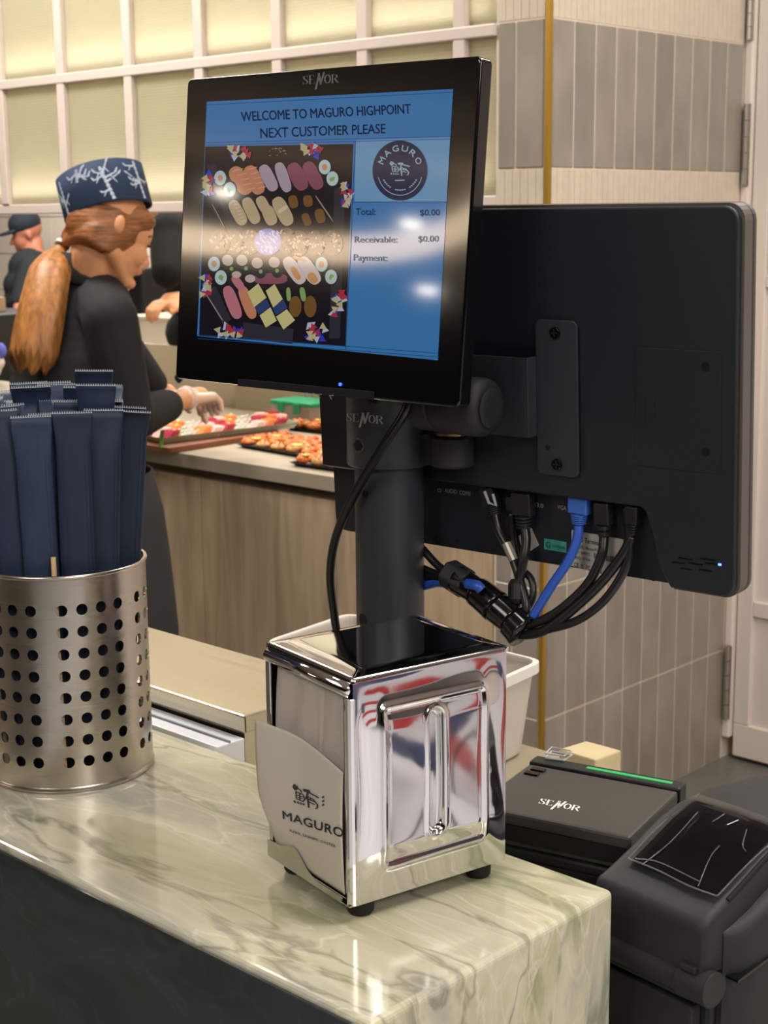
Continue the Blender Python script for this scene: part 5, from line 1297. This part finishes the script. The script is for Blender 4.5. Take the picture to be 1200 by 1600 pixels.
# arms inside sleeves, down to bare wrists and hands
shN = Wp(172, 500, 3.52); elN = Wp(205, 655, 3.55); wrN = Wp(292, 622, 3.84); haN = Wp(325, 618, 3.93)
shF = Wp(150, 490, 3.92); elF = Wp(225, 590, 4.0); wrF = Wp(250, 612, 4.02); haF = Wp(268, 616, 4.03)
for a, b, c, d in ((shN, elN, wrN, haN), (shF, elF, wrF, haF)):
    cap(bm, a, b, .045, .036); cap(bm, b, c, .036, .024); cap(bm, c, c.lerp(d, .6), .024, .026)
cap(bm, nb + Vector((0, 0, -.05)), Wp(128, 700, 3.66), .09, .10)
pel = Wp(128, 730, 3.66)
for s in (-1, 1):
    hip = pel + Vector((0, s * .08, 0)); kn = Vector((hip.x + .01, hip.y, .44)); an = Vector((hip.x - .01, hip.y, .08))
    cap(bm, hip, kn, .075, .052); cap(bm, kn, an, .05, .035)
body = fuse('body', bm, M_skin, wm, .004, 5)
# eyes
for s in (-1, 1):
    eb = bmesh.new(); ell(eb, (.0875, s * .033, -.003), (.007, .013, .003), HM, 10); obj('eyelash', eb, mat('lash_dark', '2a1c16', .6), body, smooth=True)
    eb = bmesh.new(); tube(eb, smoothpath([HM @ Vector(q) for q in ((.092, s * .012, .016), (.090, s * .032, .021), (.074, s * .050, .016))], 4), .0022, 6); obj('eyebrow', eb, mat('brow_brown', '5a3a24', .7), body, smooth=True)
lb = bmesh.new(); ell(lb, (.0905, 0, -.0545), (.0115, .019, .0045), HM, 12); ell(lb, (.088, 0, -.064), (.0115, .017, .0050), HM, 12); obj('lips', lb, mat('lip_rose', 'c0705e', .4), body, smooth=True)
# gloved hand (near) with curled fingers, and far hand
def hand(bm, w0, h0_, up, side, s=1.0):
    d = (h0_ - w0).normalized(); up = (up - d * up.dot(d)).normalized(); sd = d.cross(up) * side
    palm0 = w0 + d * .01; 
    for k in range(4):
        o_ = sd * (k - 1.5) * .018; cap(bm, palm0 + o_ * .7, palm0 + d * .070 + o_, .014, .0125)
        L = (.036, .042, .039, .030)[k]; a = palm0 + d * .078 + o_; b = a + (d * .85 - up * .5).normalized() * L; c = b + (d * .35 - up * .95).normalized() * L * .75
        cap(bm, a, b, .0095, .0088, n=10); cap(bm, b, c, .0088, .0075, n=10)
    a = palm0 + d * .015 - sd * .030; b = a + (d * .75 - sd * .45 - up * .35).normalized() * .038; c = b + (d * .8 - up * .5 + sd * .1).normalized() * .028
    cap(bm, a, b, .0125, .0105, n=10); cap(bm, b, c, .0105, .0085, n=10)
bm = bmesh.new(); hand(bm, wrN, haN, Vector((0, 0, 1)), 1); cap(bm, wrN - (haN - wrN).normalized() * .01, wrN + (haN - wrN).normalized() * .02, .0285, .026)
fuse('glove', bm, M_glove, wm, .003, 2, label='thin clear glove')
bm = bmesh.new(); cc_ = wrN - (haN - wrN).normalized() * .004; dd_ = (haN - wrN).normalized(); tube(bm, [cc_ - dd_ * .004, cc_ + dd_ * .002, cc_ + dd_ * .006], [.029, .0315, .029], 20); obj('glove_cuff', bm, M_glove, wm, smooth=True)
bm = bmesh.new(); hand(bm, wrF, haF, Vector((0, 0, 1)), -1); fuse('glove', bm, M_glove, wm, .003, 2, label='thin clear glove')
# jacket
bm = bmesh.new(); torso = [(Wp(140, 455, 3.67), .085, .10), (Wp(128, 500, 3.68), .125, .155), (Wp(118, 560, 3.68), .145, .185), (Wp(118, 630, 3.67), .145, .18), (Wp(125, 700, 3.66), .14, .155), (Wp(128, 760, 3.66), .15, .165)]
for (a, ax, ay), (b, bx_, by_) in zip(torso, torso[1:]):
    for k in range(5):
        t = k / 4; p = a.lerp(b, t); ell(bm, p, (ax + (bx_ - ax) * t, ay + (by_ - ay) * t, .07), Matrix.Identity(4), 20)
cap(bm, Wp(150, 462, 3.66), shN + Vector((0, 0, .002)), .07, .066); cap(bm, Wp(140, 462, 3.7), shF, .07, .062)
cap(bm, shN, elN, .066, .055); cap(bm, elN, elN.lerp(wrN, .62), .055, .042)
cap(bm, shF, elF, .062, .052); cap(bm, elF, elF.lerp(wrF, .4), .052, .046)
fuse('jacket', bm, M_jk2, wm, .007, 4)
bm = bmesh.new()
cpts = [HM @ Vector((x_, y_, z_)) for x_, y_, z_ in ()]
cb_ = Wp(142, 424, 3.66)
for k in range(25):
    pass
rings = []
nbm = bmesh.new(); N_ = 28
for lev, (z, r, off) in enumerate(((-.045, .088, -.012), (-.01, .070, -.010), (.022, .063, -.016))):
    rings.append([nbm.verts.new(cb_ + Vector((off + r * math.cos(2 * PI * k / N_), r * .95 * math.sin(2 * PI * k / N_), z + .026 * (-math.cos(2 * PI * k / N_))))) for k in range(N_)])
for a, b in zip(rings, rings[1:]):
    for k in range(N_): nbm.faces.new((a[k], a[(k + 1) % N_], b[(k + 1) % N_], b[k]))
obj('collar', nbm, M_jk2, wm, smooth=True, solid=.006)
# apron skirt and trousers
bm = bmesh.new()
secs = [(Wp(130, 735, 3.66), .158, .17), (Wp(136, 800, 3.66), .175, .185), (Wp(142, 870, 3.66), .18, .19), (Wp(150, 980, 3.66), .185, .195), (Wp(150, 1080, 3.66), .185, .195)]
N_ = 40; rings = []
for i, (c, ax, ay) in enumerate(secs):
    rings.append([bm.verts.new(c + Vector((ax * math.cos(2 * PI * k / N_) * (1 + .05 * i / 4 * math.sin(7 * 2 * PI * k / N_)), ay * math.sin(2 * PI * k / N_) * (1 + .05 * i / 4 * math.sin(7 * 2 * PI * k / N_ + 1)), 0))) for k in range(N_)])
for a, b in zip(rings, rings[1:]):
    for k in range(N_): bm.faces.new((a[k], a[(k + 1) % N_], b[(k + 1) % N_], b[k]))
obj('apron', bm, mat('grey_apron', '2c2c2e', .9, bump=.4, bscale=60), wm, smooth=True, solid=.004)
bm = bmesh.new()
for s in (-1, 1):
    hip = pel + Vector((0, s * .08, 0)); cap(bm, hip, (hip.x, hip.y, .44), .088, .066); cap(bm, (hip.x, hip.y, .44), (hip.x - .01, hip.y, .10), .064, .052)
fuse('trousers', bm, M_jk2, wm, .009, 3)
for s in (-1, 1):
    bm = bmesh.new(); x = pel.x - .01; y = pel.y + s * .08; cap(bm, (x - .04, y, .042), (x + .14, y, .036), .040, .034); o = fuse('shoe', bm, M_black, wm, .006, 2)
# hair: cap over the skull, swept strands to the tie, and the ponytail
bm = bmesh.new()
ell(bm, (-.016, 0, .014), (.088, .080, .082), HM)
for s in (-1, 1): ell(bm, (.040, s * .040, .048), (.046, .034, .030), HM)
tie = Wp(98, 382, 3.62)
for s in (-1, 1):
    for k in range(5):
        a = HM @ Vector(((.072, .058, .040, .020, .0)[k], s * (.046, .060, .067, .070, .069)[k], (.052, .034, .014, -.008, -.024)[k])); m_ = HM @ Vector((-.02 - .004 * k, s * .074, .010 - .012 * k)); pth = smoothpath([a, m_, HM @ Vector((-.075, s * .045, -.01 - .004 * k)), tie], 5)
        tube(bm, pth, [.006 + .006 * min(1, i_ / 4) for i_ in range(len(pth) - 3)] + [.011] * 3, 10)
hr = fuse('hair', bm, M_hair, wm, .005, 2)
bm = bmesh.new()
pp = smoothpath([tie, Wp(86, 405, 3.60), Wp(74, 440, 3.56), Wp(64, 490, 3.53), Wp(56, 535, 3.52), Wp(50, 574, 3.52)], 7); n_ = len(pp); N_ = 40
u0 = Vector((.66, -.75, 0)); rings = []
for i, p in enumerate(pp):
    t = i / (n_ - 1); wd = (.013 + .036 * sstep(0, .35, t) + .006 * sstep(.3, .7, t)) * (1 - .35 * sstep(.88, 1, t)); th = wd * .62
    d = (pp[min(i + 1, n_ - 1)] - pp[max(i - 1, 0)]).normalized(); u = (RIGHT - d * RIGHT.dot(d)).normalized(); v = d.cross(u)
    rings.append([bm.verts.new(p + (u * math.cos(2 * PI * k / N_) * wd + v * math.sin(2 * PI * k / N_) * th) * (1 + (.05 * math.sin(k * 2.9 + 3 * t) + .04 * math.sin(k * 5.3)) * min(1, t * 5)) + d * (.02 * t * t * math.sin(k * 3.7))) for k in range(N_)])
for a, b in zip(rings, rings[1:]):
    for k in range(N_): bm.faces.new((a[k], a[(k + 1) % N_], b[(k + 1) % N_], b[k]))
bm.faces.new(rings[0][::-1]); bm.faces.new(rings[-1])
obj('ponytail', bm, mat('ponytail_hair', 'a06a38', .42, noise=.4, nscale=14, stretch=(6, 6, .22), bump=.5, bscale=26), hr, smooth=True)
bm = bmesh.new(); dti = (pp[4] - pp[0]).normalized(); tube(bm, [tie - dti * .004, tie + dti * .004], .0185, 20); obj('hair_tie', bm, mat('white_tie', 'cfd0cc', .4), hr)
# hat
hatc = (Wp(104, 345, 3.60) + Wp(238, 317, 3.60)) / 2; hatc = Wp(170, 333, 3.622)
axis_ = (Wp(156, 268, 3.63) - Wp(172, 332, 3.63)).normalized(); hx = (RIGHT + UP * .22 ); hx = (hx - axis_ * hx.dot(axis_)).normalized(); hy = axis_.cross(hx)
HH = .100
def hatp(a, z, lift=0):
    rx_ = .1025 + lift; ry2 = .096 + lift; dz = 0
    return hatc + hx * rx_ * math.cos(a) + hy * ry2 * math.sin(a) + axis_ * (z + dz - .004 * math.cos(2 * a))
bm = bmesh.new(); N_ = 48; rings = [[bm.verts.new(hatp(2 * PI * k / N_, z, e) ) for k in range(N_)] for z, e in ((0, 0), (.004, .0015), (.05, .001), (HH, .0))]
for a, b in zip(rings, rings[1:]):
    for k in range(N_): bm.faces.new((a[k], a[(k + 1) % N_], b[(k + 1) % N_], b[k]))
hat = obj('hat', bm, mat('navy_hat_cloth', '1c2f4c', .8, bump=.3, bscale=300), wm, smooth=True, solid=.003)
bm = bmesh.new(); ell(bm, (0, 0, 0), (.096, .078, .022)); M = Matrix(((hx.x, hy.x, axis_.x, 0), (hx.y, hy.y, axis_.y, 0), (hx.z, hy.z, axis_.z, 0), (0, 0, 0, 1))); bmesh.ops.transform(bm, matrix=Matrix.Translation(hatc + axis_ * (HH - .012)) @ M, verts=bm.verts[:]); obj('hat_crown', bm, mat('grey_crown', '8a847c', .8), hat, smooth=True)
bm = bmesh.new()
def hfn(a, z): return hatp(a, z, .0035)
# which angle faces the camera
best = min(range(360), key=lambda a: (hatp(math.radians(a), .05) + wl - CAM).length)
ca = math.radians(best); RB = random.Random(11)
sgn = 1 if (hatp(ca + .3, .05) - hatp(ca, .05)).dot(RIGHT) > 0 else -1
def bamboo(a0, lean, hgt, n_, base=0.01):
    stroke(bm, [(ca + sgn * a0, base), (ca + sgn * (a0 + lean), base + hgt)], .0001, lambda a, z: hfn(a, z))
    L = [];
    def seg(a1, z1, a2, z2, w_): 
        d = Vector(((a2 - a1) * .09, z2 - z1)); d.normalize(); q = Vector((-d.y / .09, d.x)) * w_ / 2
        vs = [bm.verts.new(hfn(ca + sgn * x, z)) for x, z in ((a1 + q.x, z1 + q.y), (a2 + q.x * .5, z2 + q.y * .5), (a2 - q.x * .5, z2 - q.y * .5), (a1 - q.x, z1 - q.y))]; bm.faces.new(vs)
    N2 = 8
    for i in range(N2): seg(a0 + lean * i / N2, base + hgt * i / N2, a0 + lean * (i + 1) / N2, base + hgt * (i + 1) / N2 - .001, .0085)
    for i in range(n_):
        t = RB.uniform(.25, .85); a1, z1 = a0 + lean * t, base + hgt * t; sd = RB.choice((-1, 1, 1)) * (1 if lean < 0 else 1); a2 = a1 + sd * RB.uniform(.12, .34); z2 = z1 + RB.uniform(-.014, .026)
        seg(a1, z1, a2, z2, .0052); seg(a2, z2, a2 + sd * .06, z2 + RB.uniform(.004, .012), .005); seg((a1 + a2) / 2, (z1 + z2) / 2, (a1 + a2) / 2 + sd * .08, (z1 + z2) / 2 - .012, .003)
bamboo(.18, -.16, .080, 6, .004); bamboo(1.0, -.12, .09, 5, .006); bamboo(-1.05, -.08, .085, 4, .004); bamboo(-.55, .05, .030, 5, .062)
obj('hat_print', bm, mat('pale_print', 'b9c6da', .7), hat, normals=False)

# second worker behind the pass (right), black sleeve and bare hand
def simple_person(label, px, d, capped, face, sc=1.0):
    base = dep(px, 470, d); base.z = 0
    r = root('person', label, 'person', loc=base); fw = Vector(face).normalized(); sd = Vector((-fw.y, fw.x, 0))
    def Q(f, s, z): return fw * f * sc + sd * s * sc + Vector((0, 0, z * sc))
    return r, Q, fw, sd
pr, Q, fw, sd = simple_person('worker in black sleeves bending over the white tub behind the display', 292, 5.3, False, (-.86, .5, 0))
bm = bmesh.new()
def H2(bm, c, fw, s=1.0, til=.3):
    M = Matrix.Translation(c) @ Matrix.Rotation(math.atan2(fw.y, fw.x), 4, 'Z') @ Matrix.Rotation(til, 4, 'Y') @ Matrix.Scale(s, 4)
    ell(bm, (-.008, 0, .035), (.092, .074, .085), M); ell(bm, (.032, 0, -.030), (.058, .056, .074), M); cap(bm, (.09, 0, .0), (.108, 0, -.032), .007, .011, M); cap(bm, (.070, 0, -.096), (.074, 0, -.094), .016, .016, M)
    for k in (-1, 1): ell(bm, (-.008, k * .074, -.008), (.016, .010, .026), M)
    ell(bm, (.083, 0, -.062), (.012, .018, .008), M); return M
hcp = dep(268, 302, 5.3) - pr.location
M2 = H2(bm, hcp, fw, 1.0, .45)
cap(bm, M2 @ Vector((-.03, 0, -.06)), Q(-.06, 0, 1.24), .05, .06); cap(bm, Q(-.06, 0, 1.24), Q(-.1, 0, .9), .10, .11)
s1_ = dep(276, 372, 5.15) - pr.location; e1 = dep(272, 440, 5.0) - pr.location; w1 = dep(268, 475, 4.95) - pr.location; h1 = dep(242, 476, 4.9) - pr.location
w1 = dep(290, 470, 5.0) - pr.location; e1 = dep(330, 440, 5.1) - pr.location; s1_ = dep(300, 380, 5.2) - pr.location
cap(bm, s1_, e1, .045, .04); cap(bm, e1, w1, .042, .034); cap(bm, w1, w1.lerp(h1, .5), .033, .034)
hand(bm, w1.lerp(h1, .2), h1, Vector((0, 0, 1)), 1)
for k in (-1, 1): cap(bm, Q(-.1, k * .08, .88), Q(-.1, k * .09, .45), .08, .055); cap(bm, Q(-.1, k * .09, .45), Q(-.1, k * .09, .08), .055, .04)
fuse('body', bm, M_skin, pr, .007, 2)
bm = bmesh.new()
for z, a, b in ((1.24, .10, .15), (1.15, .13, .19), (1.0, .14, .18), (.85, .14, .17), (.7, .15, .18)): ell(bm, Q(-.08, 0, z), (.5 * (a + b), .5 * (a + b), .11))
sl0 = dep(268, 365, 5.05) - pr.location; sl1 = dep(262, 425, 4.95) - pr.location
cap(bm, sl0, sl1, .075, .055); cap(bm, Q(-.06, 0, 1.2), sl0, .09, .08); cap(bm, s1_, e1, .065, .055)
fuse('jacket', bm, mat('deep_black_cloth', '0b0b0d', .9), pr, .010, 3)
bm = bmesh.new()
for k in (-1, 1): cap(bm, Q(-.1, k * .08, .88), Q(-.1, k * .09, .45), .095, .07); cap(bm, Q(-.1, k * .09, .45), Q(-.1, k * .09, .10), .07, .055)
fuse('trousers', bm, M_jk2, pr, .012, 2)
bm = bmesh.new()
for k in (-1, 1): cap(bm, Q(-.12, k * .09, .045), Q(.05, k * .09, .04), .045, .038)
fuse('shoe', bm, M_black, pr, .008, 2)
bm = bmesh.new(); ell(bm, (-.02, 0, .04), (.094, .08, .09), M2); fuse('hair', bm, mat('dark_hair', '2a1c14', .5), pr, .006, 2)

# third worker far away at the left, cap and apron
pr, Q, fw, sd = simple_person('distant worker in a dark cap facing left by the tiled kitchen wall', 50, 9.2, True, (-.85, .52, 0))
bm = bmesh.new(); hcp = dep(42, 366, 9.2) - pr.location; M2 = H2(bm, hcp, fw, 1.0, .25)
cap(bm, M2 @ Vector((-.03, 0, -.06)), Q(-.02, 0, 1.12), .05, .06); cap(bm, Q(-.02, 0, 1.12), Q(-.02, 0, .8), .10, .12)
s1_ = dep(46, 418, 9.05) - pr.location; e1 = dep(31, 470, 9.0) - pr.location; w1 = dep(28, 494, 8.95) - pr.location; h1 = dep(20, 506, 8.9) - pr.location
cap(bm, s1_, e1, .045, .04); cap(bm, e1, w1, .04, .03); hand(bm, w1, h1, Vector((0, 0, 1)), 1)
for k in (-1, 1): cap(bm, Q(0, k * .08, .8), Q(0, k * .09, .42), .08, .055); cap(bm, Q(0, k * .09, .42), Q(0, k * .09, .08), .055, .04)
fuse('body', bm, mat('ruddy_skin', 'b5735c', .5), pr, .009, 2)
bm = bmesh.new()
for z, a in ((1.10, .13), (1.0, .165), (.9, .17), (.8, .17), (.65, .18), (.5, .18)): ell(bm, Q(0, 0, z), (a, a * 1.05, .12))
cap(bm, s1_, e1, .07, .055); fuse('jacket', bm, mat('dark_check_cloth', '1d2428', .85), pr, .012, 3)
bm = bmesh.new()
for k in (-1, 1): cap(bm, Q(0, k * .08, .6), Q(0, k * .09, .42), .095, .07); cap(bm, Q(0, k * .09, .42), Q(0, k * .09, .10), .07, .055)
fuse('trousers', bm, M_jk2, pr, .014, 2)
bm = bmesh.new()
for k in (-1, 1): cap(bm, Q(-.05, k * .09, .045), Q(.12, k * .09, .04), .045, .038)
fuse('shoe', bm, M_black, pr, .010, 2)
bm = bmesh.new(); ell(bm, (-.005, 0, .065), (.100, .084, .080), M2); cap(bm, (.06, 0, .030), (.150, 0, .005), .05, .045, M2)
bm2 = bmesh.new(); ell(bm2, (-.005, 0, .065), (.100, .084, .080), M2); ell(bm2, (.10, 0, .035), (.075, .070, .012), M2); bm.free(); fuse('cap', bm2, mat('cap_dark', '1a2430', .8), pr, .006, 2)

# kitchen furniture beyond the pass
kz = onx(250, 560, 4.15).z
kc = root('kitchen_bench', 'pale bench under the white tub in the back kitchen', 'bench', loc=(4.2, 4.6, 0))
obj('bench_top', rbox(kc, (3.85, 3.9, kz - .03), (4.55, 5.85, kz)), mat('pale_bench', 'cfc4b2', .4), kc, bevel=.003)
for x, y in ((3.9, 3.95), (4.5, 3.95), (3.9, 5.8), (4.5, 5.8)): obj('leg', rbox(kc, (x - .02, y - .02, 0), (x + .02, y + .02, kz - .03)), M_steel, kc)
t0 = onx(222, 558, 4.0); tz = onx(250, 494, 4.0).z
wt = root('white_bin', 'white plastic tub under the bare hand of the worker behind', 'tub', loc=(4.12, t0.y - .25, kz))
bm = bmesh.new(); lv = [[bm.verts.new((sx * w2, sy * l2, z)) for sx, sy in ((-1, -1), (1, -1), (1, 1), (-1, 1))] for w2, l2, z in ((.12, .27, 0), (.14, .30, tz - kz - .01), (.15, .31, tz - kz - .01), (.15, .31, tz - kz), (.135, .295, tz - kz), (.115, .265, .01))]
for a, b in zip(lv, lv[1:]):
    for k in range(4): bm.faces.new((a[k], a[(k + 1) % 4], b[(k + 1) % 4], b[k]))
bm.faces.new(lv[0][::-1]); bm.faces.new(lv[-1]); obj('bin_body', bm, mat('white_bin_plastic', 'e6ddd0', .35), wt, bevel=.004)
# coffee-machine like black appliance behind the face
mp_ = onx(232, 452, 4.45)
bmk = root('black_appliance', 'black appliance with a white loop handle on the back kitchen bench', 'appliance', loc=(4.42, mp_.y, kz))
hgt = onx(232, 408, 4.42).z - kz
obj('housing', BX((-.09, -.11, 0), (.09, .11, hgt - .03)), M_black, bmk, bevel=.02, seg=4)
bm = bmesh.new(); tube(bm, smoothpath([(-.10, -.07, hgt - .10), (-.13, -.06, hgt - .03), (-.13, .0, hgt), (-.13, .06, hgt - .03), (-.10, .07, hgt - .10)], 5), .010, 10); obj('handle', bm, M_black, bmk, smooth=True)
obj('white_dial', BX((-.100, -.02, hgt - .13), (-.091, .04, hgt - .07)), mat('dial_white', 'e0dcd4', .3), bmk, bevel=.006)
# items at the far left edge
p = dep(-6, 503, 7.0); ob = root('oven', 'dark appliance with a card box on top at the left edge', 'appliance', loc=(p.x, p.y, 0))
top = dep(2, 488, 7.0).z; obj('housing', BX((-.25, -.13, 0), (.25, .6, top)), mat('appliance_dark', '1e1c1c', .5), ob, bevel=.01)
p2 = dep(-26, 476, 7.0); bm = BX((p2.x - .1, p2.y - .03, top + .001), (p2.x + .1, p2.y + .3, dep(0, 465, 7.0).z)); tag(obj('card_box', bm, mat('kraft_card', 'b09272', .7), bevel=.003), 'small brown card box on the dark appliance at the left edge', 'box')
p = onz(-38, 600, .7757); pz1 = .7757 + .20
sb = root('plastic_sack', 'rounded white plastic sack with blue print at the left edge', 'sack', loc=p)
bm = bmesh.new(); z1 = pz1
for z, r in ((.05, .10), (.08, .115), (.12, .11), (.15, .09)): ell(bm, (0, 0, z), (r, r, .05))
fuse('sack_body', bm, mat('sack_white', 'd9ccc4', .4), sb, .008, 3)
q = dep(2, 548, (p - CAM).dot(FWD) - .035) - sb.location; bm = bmesh.new(); ell(bm, q, (.02, .02, .03), seg=12); obj('blue_print', bm, mat('sack_blue', '5a62c0', .5), sb, smooth=True)

# ================================================================== INVENTED CONCOURSE (floor, kiosk, stools and mats added for the chrome's reflections)
obj('reflection_floor', BX((-4, -8.9, .0005), (3.5, .1, .004)), mat('pale_floor', 'd4d6dc', .22))['kind'] = 'structure'  # pale sheet added as a bright field for the chrome to mirror
ks = root('reflection_kiosk', 'made-up white kiosk with red stripes, added for the chrome reflections', 'kiosk', loc=(1.75, -3.4, 0))  # unseen kiosk, gives the chrome white and red to reflect
obj('kiosk_body', BX((-1.6, -.4, 0), (1.6, .4, 1.05)), mat('kiosk_white', 'e6e8ee', .4), ks, bevel=.01)
for x in (-1.3, -.75, -.2, .35, .9, 1.35): obj('stripe', BX((x - .09, .401, .05), (x + .09, .409, 1.0)), mat('kiosk_red', 'c02a30', .4), ks)
obj('counter_top', BX((-1.65, -.45, 1.051), (1.65, .45, 1.09)), mat('kiosk_grey', '4a5468', .3), ks)
for i in range(3):  # unseen stools put in as dark blue shapes for the chrome
    x = .9 + i * .7; c_ = root('stool', 'made-up blue stool added for the chrome reflections', 'stool', loc=((1.5, -.95, 0), (2.1, -1.35, 0), (1.15, -1.75, 0))[i], group='made-up blue stools for the reflections'); c_['label'] = ('made-up blue stool nearest the counter, added for reflections', 'made-up blue stool nearest the door, added for reflections', 'made-up blue stool farthest from the counter, added for reflections')[i]
    bm = bmesh.new(); cyl(bm, (0, 0, .43), (0, 0, .47), .17, n=24); obj('seat', bm, mat('stool_blue', '2b3552', .4), c_, bevel=.006)
    for k in range(3):
        a = k * 2.09; bm = bmesh.new(); cyl(bm, (.06 * math.cos(a), .06 * math.sin(a), .429), (.16 * math.cos(a), .16 * math.sin(a), 0), .012, n=10); obj('leg', bm, M_screw, c_)
rg = obj('reflection_mat', BX((2.35, -2.3, .0045), (2.75, -1.5, .012)), mat('red_mat', 'a84a48', .7)); tag(rg, 'made-up red floor mat by the kiosk, added for reflections', 'mat')  # unseen mats, added to vary the tones mirrored in the chrome
rg = obj('reflection_mat', BX((1.5, -2.6, .0045), (2.1, -2.1, .012)), mat('navy_mat', '3a4660', .7)); tag(rg, 'made-up navy floor mat by the counter end, added for reflections', 'mat')
# curved cove lamp and downlights reflected in the display glass
def refl(px, py, dist):
    M3 = DM.to_3x3(); nrm = (M3 @ Vector((0, -1, 0))).normalized(); P = DM.translation; r = ray(px, py); t = (P - CAM).dot(nrm) / r.dot(nrm); H = CAM + r * t; d = (r - nrm * 2 * r.dot(nrm)).normalized(); return H + d * dist
bm = bmesh.new(); pts = [refl(px, py, 8.5) for px, py in ((120, 340), (200, 362), (300, 374), (420, 386), (540, 390), (640, 382), (700, 364), (735, 345), (800, 300))]
tube(bm, smoothpath(pts, 8), .085, 12); lampo = obj('curved_lamp', bm, emis('lamp_glow', 'ffe2bd', 10), smooth=True); tag(lampo, 'long curved tube lamp hanging over the concourse', 'lamp')
for i, q in enumerate(((642, 353), (668, 457), (350, 305))):
    p = refl(*q, 7.0); bm = bmesh.new(); cyl(bm, p, p + Vector((0, 0, .02)), .05, n=20); o = obj('spotlight', bm, emis('spot_glow', 'fff0dc', 40)); tag(o, 'small round spotlight, %s over the concourse' % ('highest', 'lowest', 'leftmost in the reflection')[i], 'lamp', 'concourse spotlights')
